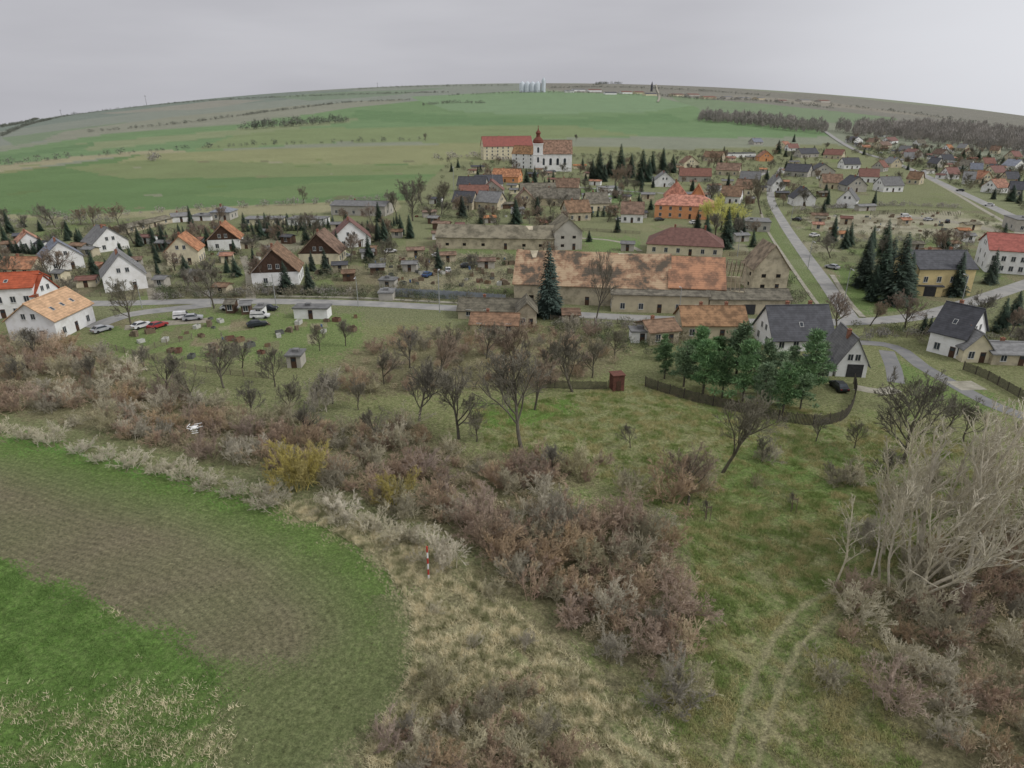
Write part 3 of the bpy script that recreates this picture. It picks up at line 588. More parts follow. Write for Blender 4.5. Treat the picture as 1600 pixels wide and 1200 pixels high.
# ------------------------------------------------------------ vegetation generators
def tubes(p0,p1,r0,r1,n=3):
    d=p1-p0; l=np.linalg.norm(d,axis=1,keepdims=True)+1e-9; d=d/l
    up=np.where(np.abs(d[:,2:3])>.9,np.array([[1.,0,0]]),np.array([[0,0,1.]])); a=np.cross(d,up); a/=np.linalg.norm(a,axis=1,keepdims=True)+1e-9; b_=np.cross(d,a)
    V=[]
    for (p,r) in ((p0,r0),(p1,r1)):
        for k in range(n):
            t=2*pi*k/n; V.append(p+r[:,None]*(a*cos(t)+b_*sin(t)))
    V=np.stack(V,1); m=len(p0); base=np.arange(m)[:,None]*2*n
    Fs=[np.concatenate([base+k,base+(k+1)%n,base+n+(k+1)%n,base+n+k],1) for k in range(n)]
    return V.reshape(-1,3),np.stack(Fs,1).reshape(-1,4)
def grow(seed,o,d,Ln,r,levels,trop=.12,rmin=.012):
    R=np.random.default_rng(seed); out=[]
    for li,(Kk,wb,nc,ra,an,t0) in enumerate(levels):
        n=len(o); pts=[o]; dirs=[]; dd=d.copy()
        for k in range(Kk):
            dd=dd+R.normal(0,wb,(n,3)); dd[:,2]+=trop*(1 if li else .3); dd/=np.linalg.norm(dd,axis=1,keepdims=True)
            pts.append(pts[-1]+dd*(Ln/Kk)[:,None]); dirs.append(dd)
        rad=[np.maximum(r*(1-.62*k/Kk),rmin) for k in range(Kk+1)]
        out.append((np.concatenate(pts[:-1]),np.concatenate(pts[1:]),np.concatenate(rad[:-1]),np.concatenate(rad[1:])))
        if nc==0: break
        PT_=np.stack(pts,1); DI=np.stack(dirs,1); RA=np.stack(rad,1)
        t=np.clip(t0+(1-t0)*(np.arange(nc)[None,:]+R.uniform(0,1,(n,nc)))/nc,0,.999)
        ki=np.minimum((t*Kk).astype(int),Kk-1); fr=t*Kk-ki; ar=np.arange(n)[:,None]
        no=PT_[ar,ki]*(1-fr[...,None])+PT_[ar,ki+1]*fr[...,None]; nd_=DI[ar,ki]
        rv=R.normal(0,1,(n,nc,3)); rv-=nd_*np.sum(rv*nd_,-1,keepdims=True); rv/=np.linalg.norm(rv,axis=-1,keepdims=True)
        aa=R.normal(an,.15,(n,nc))[...,None]; nn=nd_*np.cos(aa)+rv*np.sin(aa)
        nl=(Ln[:,None]*ra*(1.15-.65*t)*R.uniform(.7,1.25,(n,nc)))
        nr=RA[ar,ki]*.55
        o=no.reshape(-1,3); d=nn.reshape(-1,3); Ln=nl.reshape(-1); r=nr.reshape(-1)
    return out
def join(parts):
    V=[];Fs=[];o=0
    for v_,f_ in parts: V.append(v_); Fs.append(f_+o); o+=len(v_)
    return np.concatenate(V),np.concatenate(Fs)
bark=mat('bark',A(96,90,79),A(70,66,58),2,6,rand=.15)
barkp=mat('bark_pale',A(170,163,146,k=1.5),A(140,133,118,k=1.5),2,6,rand=.1)
twigm={'gray':mat('twigs_gray_brown',A(140,132,112,k=1.9),A(104,98,84,k=1.9),.8,5,rand=.28),
 'tree':mat('twigs_tree',A(108,103,91,k=1.5),A(84,80,71,k=1.5),.8,5,rand=.2),
 'tred':mat('twigs_tree_reddish',A(122,106,92,k=1.6),A(92,82,73,k=1.6),.8,5,rand=.15),
 'red':mat('twigs_red_brown',A(138,118,100,k=1.9),A(106,90,79,k=1.9),.8,5,rand=.25),
 'pale':mat('twigs_pale_gray',A(160,153,136,k=1.8),A(128,122,108,k=1.8),.8,5,rand=.15),
 'olive':mat('twigs_olive_yellow',A(142,130,80,k=1.9),A(110,101,64,k=1.9),.8,5,rand=.1),
 'willow':mat('twigs_willow',A(176,176,106,k=1.7),A(150,148,92,k=1.7),.8,5)}
def baretree(seed,h=9.,spread=1.,nt=1,narrow=False):
    R=np.random.default_rng(seed)
    if narrow:
        o=R.normal(0,.1,(nt,3))*[1,1,0]; d=R.normal(0,.1,(nt,3)); d[:,2]=1; lv=[(9,.07,18,.26,.42,.3),(3,.12,5,.5,.45,.2),(2,.14,3,.5,.5,.1),(1,.1,0,0,0,0)]; tl=np.full(nt,h)*R.uniform(.8,1,nt); r=np.full(nt,.0085*h)
    else:
        o=np.zeros((nt,3)); d=R.normal(0,.1,(nt,3)); d[:,2]=1; lv=[(4,.1,10,.85*spread,.68,.3),(4,.15,7,.58,.65,.2),(3,.2,6,.55,.65,.15),(2,.2,6,.55,.65,.1),(1,.2,0,0,0,0)]; tl=np.full(nt,h*.52); r=np.full(nt,.022*h)
    o[:,2]=-.2
    d/=np.linalg.norm(d,axis=1,keepdims=True)
    s=grow(seed,o,d,tl,r,lv,trop=.13 if not narrow else .08,rmin=.018 if not narrow else .015)
    zmax=max(x[1][:,2].max() for x in s); sc=h/zmax
    s=[(a*sc,b_*sc,c,e) for a,b_,c,e in s]
    T=join([tubes(*s[0],n=7),tubes(*s[1],n=5)]); C=join([tubes(*x,n=3) for x in s[2:]])
    return T,C,h
def shrubmesh(seed,h=4.,wid=1.,dens=1.,low=False):
    R=np.random.default_rng(seed); n=12 if low else 14; az=R.uniform(0,2*pi,n); tl=R.uniform(.05,1.,n)*wid
    d=np.stack([np.sin(tl)*np.cos(az),np.sin(tl)*np.sin(az),np.cos(tl)],1); o=R.normal(0,.5,(n,3))*[1,1,0]; o[:,2]=-.15
    lv=[(3,.14,7,.5,.55,.2),(3,.2,6,.5,.6,.1),(2,.2,int(6*dens),.55,.6,.1),(1,.2,0,0,0,0)] if not low else [(3,.14,6,.5,.6,.15),(2,.2,5,.5,.6,.1),(1,.2,5,.6,.6,.1),(1,.2,0,0,0,0)]
    s=grow(seed,o,d,np.full(n,h*.78)*R.uniform(.55,1.15,n),np.full(n,.045),lv,trop=.1,rmin=.0105 if not low else .013)
    z=max(x[1][:,2].max() for x in s); return join([tubes(x[0]*[1,1,h/z],x[1]*[1,1,h/z],x[2],x[3],3) for x in s])
TREES={}
def regtree(key,T,C,h,tw,bk=None): 
    TREES.setdefault(key,[]).append((npmesh('trunk',*T,bk or bark),npmesh('crown',*C,tw),h))
for k in range(6): T,C,h=baretree(20+k,9,1.+.08*(k%3)); regtree('bare',T,C,h,twigm['tree'])
for k in range(2): T,C,h=baretree(40+k,9,1.); regtree('red',T,C,h,twigm['tred'])
for k in range(6): T,C,h=baretree(50+k,16,1,1,True); regtree('poplar',T,C,h,twigm['pale'],barkp)
T,C,h=baretree(70,9,1.3); regtree('willow',T,C,h,twigm['willow'])
T,C,h=baretree(73,12,.9,1); regtree('larch',T,C,h,twigm['tree'])
nedl=mat('spruce_needles',A(62,76,60,k=1.7),A(42,54,46,k=1.7),1.,5,rand=.2); nedb=mat('blue_spruce_needles',A(70,82,74,k=1.7),A(48,60,54,k=1.7),1.,5,rand=.1); pinem=mat('pine_needles',A(90,108,74,k=2.),A(60,78,54,k=2.),1.,5,rand=.22)
def conifer(seed,h,Rr,n=4200):
    R=np.random.default_rng(seed); t=1-np.sqrt(R.uniform(0,1,n)); t=(np.round(t*h/.5)*.5+R.normal(0,.1,n))/h; t=np.clip(t,0,.99)
    az=R.uniform(0,2*pi,n); rad=Rr*(1-t)**.85*(.76+.24*np.sin(az*5+t*23)+.14*np.sin(az*2+t*9+seed)+R.normal(0,.08,n)); f=R.uniform(.25,.95,n); rr=rad*f
    z=h*(.06+.94*t)-rad*f*.18
    ln=(.28+.3*(1-t))*R.uniform(.8,1.6,n)*(h/12); o=np.stack([np.cos(az),np.sin(az),np.zeros(n)],1); p=np.stack([-np.sin(az),np.cos(az),np.zeros(n)],1)
    root=o*rr[:,None]; root[:,2]=z; tip=root+o*ln[:,None]+np.array([0,0,1])*(ln*R.uniform(-.5,.25,n))[:,None]+p*(R.normal(0,.2,n)*ln)[:,None]
    w=(ln*.34)[:,None]; V=np.stack([root-p*w,root+p*w+np.array([0,0,.08]),tip],1).reshape(-1,3)
    T=tubes(np.array([[0,0,-.2]]),np.array([[0,0,h*.98]]),np.array([.02*h]),np.array([.02]),7)
    return T,(V,np.arange(3*n).reshape(n,3)),h
for k in range(3):
    T,C,h=conifer(80+k,12,2.7+.4*k); regtree('spruce',T,C,h,nedl)
T,C,h=conifer(90,12,3.3,5200); regtree('blue',T,C,h,nedb)
T,C,h=conifer(91,6,1.1,1500); regtree('thuja',T,C,h,nedl)
def pine(seed,h=8.):
    R=np.random.default_rng(seed); K_=48; zz=R.uniform(.14,1,K_)**.85*h; az=R.uniform(0,2*pi,K_); mr_=2.5*np.clip(1.12-(zz/h),.05,.8)**.75*(.8+.4*np.sin(az*3+seed)); rr=mr_*R.uniform(.3,1.15,K_)
    c=np.stack([rr*np.cos(az),rr*np.sin(az),zz-.2],1)
    m=75; pp=R.normal(0,1,(K_,m,3)); pp/=np.linalg.norm(pp,axis=-1,keepdims=True); rs=R.uniform(.3,.7,(K_,1,1)); pos=(c[:,None]+pp*[1.3,1.3,.45]*rs*R.uniform(.2,1.15,(K_,m,1))).reshape(-1,3); dr=pp.reshape(-1,3)+R.normal(0,.6,(K_*m,3))+[0,0,.6]
    dr/=np.linalg.norm(dr,axis=1,keepdims=True); q_=np.cross(dr,R.normal(0,1,dr.shape)); q_/=np.linalg.norm(q_,axis=1,keepdims=True)
    V=np.stack([pos-q_*.075,pos+q_*.075,pos+dr*.45],1).reshape(-1,3); C=(V,np.arange(len(V)).reshape(-1,3))
    p0=np.stack([np.zeros(K_),np.zeros(K_),np.maximum(zz-.8,.3)],1); T=join([tubes(np.array([[0,0,-.2]]),np.array([[.1,0,h*.95]]),np.array([.16]),np.array([.05]),7),tubes(p0,c,np.full(K_,.05),np.full(K_,.02),4)])
    return T,C,h
for k in range(6): T,C,h=pine(100+k); regtree('pine',T,C,h,pinem)
LAB={'bare':('tree','leafless grey brown tree with spreading branches'),'red':('tree','leafless reddish tree with dense twigs'),'poplar':('poplar_tree','slender pale poplar sapling without leaves'),'willow':('willow_tree','yellow green willow tree beside a house'),'larch':('larch_tree','tall bare larch with thin brown branches'),'spruce':('spruce_tree','dark green conical spruce tree'),'blue':('spruce_tree','large blue green spruce by the road'),'thuja':('thuja_tree','narrow dark green thuja in a garden'),'pine':('pine_tree','bushy green pine tree inside fenced yard')}
def tree(key,x,y,h,wid=1.,label=None,group=None):
    T,C,h0=random.choice(TREES[key]); s=h/h0; nm,lb=LAB[key]; z=float(Hf(x,y))
    e=add(nm,None); e.matrix_world=Matrix.Translation((x,y,z))@Matrix.Rotation(random.uniform(0,6.28),4,'Z')@Matrix.Diagonal((s*wid,s*wid,s,1))
    tag(e,label or lb,'tree',group); add('trunk',T,e); add('crown',C,e); return e
def treep(key,u,v,hp,wid=1.,label=None,group=None):
    q=P(u,v); return tree(key,q[0],q[1],hgt(q,v-hp),wid,label,group)
for u,v,h in [(717,686,118),(655,658,100),(815,700,152),(895,612,102),(1128,738,136),(260,617,68),(305,632,62),(350,606,82),(378,575,54),(430,604,60),(645,345,66),(690,335,54),(75,352,36),(40,362,30),(12,350,26),(335,482,72),(205,508,74),(1190,335,62),(1410,725,140),(1275,690,44),(985,700,38),(520,630,60),(540,540,44),(500,548,40),(395,655,60),(455,650,60),(745,690,50),(475,318,28),(1420,640,50),(1505,690,70),(1480,668,60),(110,470,40),(1105,320,44),(1405,290,24),(860,600,60),(925,590,60),(1210,290,30),(665,221,14),(900,221,12),(1335,700,40),(1190,720,40),(600,600,60),(640,575,66),(700,560,60),(760,560,60),(960,560,50),(560,640,50),(1590,860,120),(1540,760,60),(1380,760,60),(230,580,44),(60,560,50),(140,600,44),(20,600,44),(480,680,56),(590,690,60),(860,740,50),(660,320,50),(620,335,40)]: treep('bare',u,v,h,.95,group='leafless trees')
for u,v,h in [(958,298,42),(980,292,36),(1115,262,30),(1160,330,30),(680,600,86),(800,600,90),(835,640,84),(770,345,30),(1075,790,90)]: treep('red',u,v,h,1.,group='reddish bare trees')
for k in range(30):
    u=1468+random.gauss(0,62); v=900+random.gauss(0,24); treep('poplar',u,v,random.uniform(190,300)*(1-abs(u-1480)/460),1.25,group='poplar saplings')
for u,v,h in [(1390,870,150),(1590,880,200),(1600,940,240),(1570,860,190),(1360,900,120),(1370,860,110)]: treep('poplar',u,v,h,1.4,group='poplar saplings')
for u,v,h,w_ in [(1125,360,58,1.25),(1105,357,46,1.2),(1145,360,46,1.2),(1118,364,40,1.4)]: treep('willow',u,v,h,w_)
treep('larch',930,506,118,.5); treep('blue',855,493,114,.95)
SPR=[(1345,448,78),(1372,455,88),(1396,474,112),(1413,462,70),(1352,420,60),(1300,378,44),(1325,385,40),(1378,400,60),(1490,462,70),(1545,443,56),(935,282,52),(952,276,38),(968,278,54),(985,278,40),(1002,282,50),(1018,272,36),(1034,272,42),(1050,270,30),(1132,388,66),(1148,370,40),(640,372,38),(722,340,36),(805,350,42),(626,368,34),(1560,518,56),(1285,335,24),(1215,240,22),(1130,248,20),(1240,222,14),(835,292,34),(822,290,28),(910,265,20),(1000,290,30),(600,380,40),(10,385,36),(245,410,26),(1012,284,40),(1292,320,26),(1365,320,24),(925,280,34),(944,284,30),(1360,470,60),(1385,440,70),(300,392,36),(285,398,30),(240,385,34),(310,402,26),(590,378,34),(560,372,28),(420,372,26),(65,392,26),(190,405,28),(128,382,26)]
for u,v,h in SPR: treep('spruce',u,v,h,.9+.35*random.random(),group='spruces in the village')
for u,v,h in [(1038,592,62),(1068,604,66),(1098,616,74),(1128,622,72),(1160,628,84),(1190,640,76),(1222,650,80),(1150,588,80),(1118,584,62),(1262,610,88),(1278,596,70),(1078,578,52),(1195,602,72),(1036,562,46),(1232,598,62),(1250,640,66),(1092,590,76),(1172,590,60),(1212,622,66)]: treep('pine',u,v,h*random.uniform(.85,1.2),random.uniform(.95,1.25),group='pines in the fenced yard')
Z=[([(0,352),(620,345),(620,460),(240,462),(0,445)],90,3.6,.5),([(640,312),(1000,300),(1000,350),(800,440),(640,440)],46,5,.18),([(900,262),(1290,235),(1300,330),(900,335)],70,6,.3),([(1320,215),(1600,250),(1600,330),(1450,275),(1330,240)],84,8,.35),([(1240,375),(1560,385),(1580,400),(1430,440),(1300,430)],18,5,.3),([(700,250),(900,262),(900,300),(700,300)],20,8,.25),([(1000,345),(1180,350),(1200,400),(1140,380),(1000,350)],8,5,.2),([(1170,500),(1600,505),(1600,560),(1420,545),(1180,515)],8,5,.2)]
for poly,n,r,pc in Z:
    for x,y in scatter(poly,n,r):
        if random.random()<pc: tree('spruce',x,y,random.uniform(4,9),random.uniform(.9,1.4),group='spruces in the village')
        else: tree(random.choice(['bare','bare','red']),x,y,random.uniform(5,9.5),1.15,label='small leafless garden tree among houses',group='garden trees')
for (a,b_,n) in [((380,362),(470,360),14),((470,358),(520,356),8),((590,372),(620,350),8),((275,372),(300,370),5),((215,380),(260,372),8),((20,395),(70,398),7),((240,395),(300,386),10),((530,365),(590,362),9),((880,340),(960,338),10),((1440,520),(1500,528),7)]:
    for k in range(n):
        t=k/(n-1); q=P(a[0]+(b_[0]-a[0])*t,a[1]+(b_[1]-a[1])*t); tree('thuja',q[0],q[1],random.uniform(3.,5.),1.5,group='row of thujas')
SH={c:[npmesh('shrub',*shrubmesh(200+10*i+k,4.,1.,d),twigm[c]) for k in range(n)] for i,(c,n,d) in enumerate((('gray',5,1),('red',3,1),('pale',3,1.2),('olive',1,1.2)))}
SL={'gray':'dense leafless grey brown shrub in a thicket','red':'dense leafless reddish brown thorn shrub','pale':'pale grey rounded shrub along the field edge','olive':'yellowish olive shrub with fresh buds'}
nsh=0
def shrub(c,x,y,h,w=1.):
    global nsh
    if nsh>=298: return
    nsh+=1; o=add('shrub',random.choice(SH[c])); s=h/4.; o.matrix_world=Matrix.Translation((x,y,float(Hf(x,y))))@Matrix.Rotation(random.uniform(0,6.28),4,'Z')@Matrix.Diagonal((s*w,s*w,s,1))
    tag(o,SL[c],'shrub',{'gray':'grey thicket shrubs','red':'reddish thicket shrubs','pale':'pale shrubs along the field edge','olive':'olive shrubs'}[c])
for x,y in scatter(TH2,32,2.5,False): shrub('red' if random.random()<.55 else 'gray',x,y,random.uniform(2.8,5.4),1.05)
for x,y in scatter(TH4,38,2.5,False): shrub(random.choice(['red','gray','gray','pale']),x,y,random.uniform(2.,4.4),1.1)
for x,y in scatter(TH3,17,1.9,False): shrub('gray' if random.random()<.7 else 'red',x,y,random.uniform(1.6,3.),1.1)
for u,v,h,c in [(985,775,50,'gray'),(1050,785,80,'red'),(1090,770,60,'gray'),(1310,755,50,'gray'),(1195,720,40,'gray'),(940,725,26,'red'),(500,640,50,'gray'),(690,1080,60,'gray'),(465,765,80,'olive'),(480,760,64,'olive'),(1070,1080,60,'gray'),(620,790,56,'olive'),(560,610,40,'red'),(1060,1100,70,'gray'),(700,880,60,'pale'),(770,935,30,'gray'),(1300,1070,50,'gray'),(1180,760,24,'gray'),(1340,760,40,'pale'),(1400,800,60,'gray'),(1450,760,50,'gray'),(1500,800,60,'pale'),(1350,850,50,'gray'),(820,1010,24,'gray'),(740,1010,20,'pale'),(900,1080,24,'gray'),(680,960,18,'pale')]:
    q=P(u,v); shrub(c,q[0],q[1],hgt(q,v-h),1.)
for u,v in [(5,672),(40,680),(80,688),(125,702),(165,715),(205,724),(250,734),(290,742),(330,755),(370,768),(410,772),(430,785),(520,790),(545,800),(515,775),(585,828),(620,838),(530,815),(650,840)]:
    q=P(u,v+5); shrub('pale',q[0],q[1],random.uniform(1.9,3.2),1.35)
for x,y in scatter(TH1,115,2.8,False): shrub(random.choice(['gray','gray','gray','red','red','pale']) ,x,y,random.uniform(2.2,4.6),1.15)
for x,y in scatter(TH5,36,3.2): shrub('gray' if random.random()<.5 else 'red',x,y,random.uniform(1.8,3.8),1.15)
print('SHRUBS',nsh)
def thicket(spec,m,label):
    base=[shrubmesh(400+k,4.,1.,1.,True) for k in range(4)]; Vs=[];Fs=[];o=0
    for poly,n,hl,hh_ in spec:
        for x,y in scatter(poly,n,1.7,False,8):
            V0,F0=random.choice(base); t=random.uniform(0,6.28); s=random.uniform(hl,hh_)/4.; c_,s_=cos(t)*s*1.2,sin(t)*s*1.2
            V=np.stack([V0[:,0]*c_-V0[:,1]*s_+x,V0[:,0]*s_+V0[:,1]*c_+y,V0[:,2]*s+float(Hf(x,y))],1); Vs.append(V); Fs.append(F0+o); o+=len(V)
    ob=add('thicket',npmesh('thicket',np.concatenate(Vs),np.concatenate(Fs),m)); ob['kind']='stuff'; tag(ob,label,'shrubs')
thm=mat('thicket_twigs',A(142,130,108,k=1.9),A(108,96,84,k=1.9),.35,6,lo=.4,hi=.6,c3=A(126,108,94,k=1.9))
thicket([(TH1,120,1.8,3.6),(TH2,22,2.2,4.),(TH4,32,1.6,3.4),(TH5,32,1.6,3.),(TH3,11,1.4,2.2)],thm,'continuous tangled mass of bare brown shrubs')
def clumps(name,pts,hs,ws,nt_,m,label,elong=1.,wf=.3):
    pts=np.array(pts); hs=np.array(hs); ws=np.array(ws); n=len(pts); z=Hf(pts[:,0],pts[:,1])
    c=rng.normal(0,1,(n,nt_,3)); c/=np.linalg.norm(c,axis=-1,keepdims=True); c*=rng.uniform(.2,1,(n,nt_,1))**.6
    pos=c*np.stack([ws,ws,hs*.5],1)[:,None]; pos[...,0]+=pts[:,None,0]; pos[...,1]+=pts[:,None,1]; pos[...,2]+=(z+hs*.48)[:,None]
    sz=(hs*.16)[:,None,None]; dr=rng.normal(0,1,(n,nt_,3))+[0,0,elong]; dr/=np.linalg.norm(dr,axis=-1,keepdims=True)
    q_=np.cross(dr,rng.normal(0,1,dr.shape)); q_/=np.linalg.norm(q_,axis=-1,keepdims=True)
    V=np.stack([pos-q_*sz*wf,pos+q_*sz*wf,pos+dr*sz*1.6],2).reshape(-1,3)
    o=add(name,npmesh(name,V,np.arange(len(V)).reshape(-1,3),m)); o['kind']='stuff'; tag(o,label,'trees' if 'wood' in name else 'hedge'); return o
wood=mat('hazy_wood_twigs',A(124,119,114,k=1.9),A(96,94,90,k=1.9),.03,6); woodg=mat('hedge_far',A(96,98,89,k=1.6),A(76,80,73,k=1.6),.02,5)  # wood twig colour lightened with painted distance haze
def alongpts(lines):
    X=[];Hh=[]
    for ln,h,dens in lines:
        p=smoothline([P(*q)[:2] for q in ln],h*.8/dens)
        for q in p:
            if random.random()<.85: X.append((q[0]+random.gauss(0,h*.25),q[1]+random.gauss(0,h*.3))); Hh.append(h*random.uniform(.35,1.15))
    return X,Hh
ln=[([(-20,262),(60,253),(130,246),(260,236),(400,228),(520,224),(580,222),(660,219)],6,.9),([(380,203),(440,199),(540,191)],12,3),([(400,196),(470,193),(530,188)],11,2.5),([(140,207),(260,196),(380,181),(520,163),(640,157)],6,1.4),([(0,214),(80,187),(130,178),(300,160),(450,152),(560,148),(700,145)],7,1.4),
([(0,200),(60,186),(120,175)],8,1.2),([(660,165),(700,162),(760,162)],8,1.5),([(560,140),(620,137),(800,134)],8,1.),([(930,133),(950,131),(972,132)],11,1.8),([(700,150),(800,146),(880,145),(1000,149)],7,1.),([(1030,150),(1100,156),(1180,158),(1300,170)],9,1.4),([(860,138),(920,137),(1000,138),(1100,143),(1200,150)],8,1.2),([(1300,165),(1450,182),(1600,205)],8,.8)]
X,Hh=alongpts(ln); clumps('hedgerow',X,Hh,[h*.6 for h in Hh],50,woodg,'bare hedgerows dividing the far green fields')
ln=[([(0,350),(60,346),(130,340),(200,336),(300,330),(420,322),(520,318),(610,312)],3.5,.9),([(240,250),(238,252)],7,2),([(690,250),(740,246),(800,254)],6,1),([(0,358),(100,352),(200,346)],3.5,1.),([(240,468),(330,464),(430,460),(560,462)],2,1.4),([(860,508),(1000,512),(1060,516)],1.8,1.3),([(1340,530),(1440,524),(1600,530)],1.8,1.2),([(1300,378),(1400,378),(1520,384)],2,1.2),([(1240,330),(1400,322),(1500,326)],2.4,1.2)]
X,Hh=alongpts(ln); clumps('hedge',X,Hh,[h*.7 for h in Hh],90,wood,'brown scrub hedge between village and fields')
X=[];Hh=[]
for poly,n,h in [([(1090,190),(1180,198),(1285,211),(1296,203),(1200,190),(1100,182)],240,14),([(1300,205),(1420,200),(1700,228),(1700,262),(1560,240),(1450,224),(1340,214)],520,15),([(1440,192),(1600,212),(1700,222),(1700,200)],120,10)]:
    for q in scatter(poly,n,5,False,12): X.append(q); Hh.append(h*random.uniform(.5,1.25))
clumps('woodland',X,Hh,[h*.28 for h in Hh],150,wood,'grey brown leafless woodland beyond the village',2.5,.13)
X=[];Hh=[]
for poly,n,h in [(TH1,160,1.4),(TH2,40,1.8),(TH4,50,1.5),(TH5,50,1.4),(TH3,16,1.1)]:
    for q in scatter(poly,n,.9,False,6): X.append(q); Hh.append(h*random.uniform(.6,1.2))
under=mat('undergrowth_twigs',A(136,126,104,k=1.9),A(104,96,80,k=1.9),.3,6)
clumps('undergrowth',X,Hh,[h*.7 for h in Hh],220,under,'tangled brown undergrowth beneath the shrubs',1.,.15)
X=[];Hh=[]
for poly,n,h in [([(240,448),(560,455),(800,462),(800,478),(560,468),(240,468)],200,1.8),([(560,400),(800,402),(800,455),(600,452)],110,1.6),([(0,360),(620,352),(620,440),(0,440)],400,1.7),([(640,310),(1290,300),(1290,345),(640,350)],300,2.),([(900,240),(1290,235),(1290,300),(900,300)],340,2.4),([(1320,215),(1600,250),(1600,330),(1450,275),(1330,240)],460,3.),([(1180,380),(1260,470),(1230,480)],50,2),([(840,505),(1180,512),(1180,540),(1000,560),(850,520)],70,1.6),([(1330,510),(1600,515),(1600,560),(1440,540)],50,1.4),([(680,240),(1000,240),(1000,300),(690,310)],140,2.4),([(1240,375),(1560,385),(1560,400),(1430,440),(1300,420)],80,1.5),([(1240,330),(1560,330),(1560,372),(1260,372)],60,1.3)]:
    for q in scatter(poly,n,1.5,True,8): X.append(q); Hh.append(h*random.uniform(.5,1.4))
clumps('scrub',X,Hh,[h*.8 for h in Hh],120,mat('scrub_twigs',A(108,103,88,k=1.5),A(68,78,56,k=1.5),.12,6,lo=.42,hi=.58),'mixed garden scrub and hedges between houses',1,.22)
def grass(name,poly,n,h,m,label,blades=6,cen=None):
    if cen:
        ww=np.array([c[2]*c[3] for c in cen],float); ww/=ww.sum(); ids=rng.choice(len(cen),n,p=ww); pts=[]
        for i_ in ids: c=cen[i_]; pts.append(P(c[0]+rng.normal(0,c[2]*.8),c[1]+rng.normal(0,c[3]*.8))[:2])
        pts=np.array(pts)
    else:
        w=np.array(W2(poly)); lo=w.min(0); hi=w.max(0); pts=np.empty((0,2))
        while len(pts)<n:
            q=rng.uniform(lo,hi,(n*2,2)); q=q[inpoly(q[:,0],q[:,1],[tuple(k) for k in w])]
            if len(q)==0: break
            f=np.sin(q[:,0]*1.1+np.sin(q[:,1]*.7)*2)*np.sin(q[:,1]*.9+np.cos(q[:,0]*.5)*2); q=q[rng.uniform(-.5,1,len(q))<f+.05]
            q=q[(distline(q[:,0],q[:,1],TRK1)>.4)&(distline(q[:,0],q[:,1],TRK2)>.4)]
            pts=np.vstack([pts,q])
        pts=pts[:n]
    z=Hf(pts[:,0],pts[:,1]); c=np.column_stack([pts,z]); hh=h*rng.uniform(.4,1.6,n)
    b0=c[:,None]+rng.normal(0,1,(n,blades,3))*[.13,.13,0]; d=rng.normal(0,.6,(n,blades,3)); d[...,2]=1; tip=b0+d*hh[:,None,None]*.8; s=rng.normal(0,1,(n,blades,3))*[1,1,0]; s/=np.linalg.norm(s,axis=-1,keepdims=True)
    V=np.stack([b0-s*.025,b0+s*.025,tip],2).reshape(-1,3); o=add(name,npmesh(name,V,np.arange(len(V)).reshape(-1,3),m)); o['kind']='stuff'; tag(o,label,'grass')
strawm=mat('straw',A(168,160,134,k=1.9),A(110,110,80,k=1.8),.8,7,lo=.42,hi=.6); grm=mat('grass_blades',A(94,108,60,k=1.9),A(134,128,92,k=1.9),.35,7,lo=.42,hi=.58); gfm=mat('crop_blades',A(84,108,56,k=1.8),A(74,96,50,k=1.8),.25,6)
grass('dry_grass',STRAW,26000,.42,strawm,'dry straw coloured grass strip along the field')
grass('dry_grass',None,1100,.3,strawm,'dry grass tufts at the corner of the field',cen=DRYC)
grass('meadow_grass',[(1060,800),(1400,750),(1700,720),(1500,850),(1350,900),(1450,1200),(1000,1230),(960,1080),(1080,1060),(1090,900)],28000,.26,grm,'short green meadow grass beside the wheel tracks')
grass('meadow_grass',[(740,640),(1000,600),(1330,650),(1560,700),(1400,740),(1060,800),(760,700)],26000,.28,grm,'rough green and straw meadow below the village')
grass('crop',[(-300,860),(0,876),(100,920),(220,978),(340,1035),(360,1100),(200,1230),(-300,1230)],14000,.15,gfm,'green young crop in the field corner')

# ------------------------------------------------------------ fences
def fence(pts,h,m,label,gap=2.5,board=.14,sp_=.2):
    w=smoothline([P(*q)[:2] for q in pts],1.); seg=np.linalg.norm(np.diff(w,axis=0),axis=1); cum=np.concatenate([[0],np.cumsum(seg)]); tot=cum[-1]
    at_=lambda s:(np.interp(s,cum,w[:,0]),np.interp(s,cum,w[:,1]))
    o0=w[0]; root=add('fence',None); root.matrix_world=TR(o0[0],o0[1],0); tag(root,label,'fence'); b=MB(); n=int(tot/sp_)
    for k in range(n):
        x0,y0=at_(k*sp_); x1,y1=at_(k*sp_+board); z=float(Hf(x0,y0)); hh=h*random.uniform(.93,1.04); dx,dy=(y1-y0)*.12,-(x1-x0)*.12
        P4=[(x0,y0),(x1,y1),(x1+dx,y1+dy),(x0+dx,y0+dy)]; P4=[(a-o0[0],c-o0[1]) for a,c in P4]
        b.poly([(a,c,z) for a,c in P4]+[(a,c,z+hh) for a,c in P4],[(4,5,6,7),(0,1,5,4),(1,2,6,5),(2,3,7,6),(3,0,4,7)])
    add('panel',b.mesh('panel',m),root); n=min(99,max(2,int(tot/gap)))
    pm=MB(); pm.box(-.06,-.06,-.3,.06,.06,h+.1); pm=pm.mesh('post',m)
    for k in range(n+1):
        x,y=at_(tot*k/n); add('post',pm,root,Matrix.Translation((x-o0[0],y-o0[1]+.12,float(Hf(x,y)))))
fw=mat('fence_wood_dark',A(84,78,70),A(62,58,52),1.5,5,rand=.1); fg=mat('fence_metal_gray',A(134,140,146),A(112,116,122),.5,5,rough=.6); fl=mat('fence_wood_light',A(130,120,104),A(104,98,88),1.5,5)
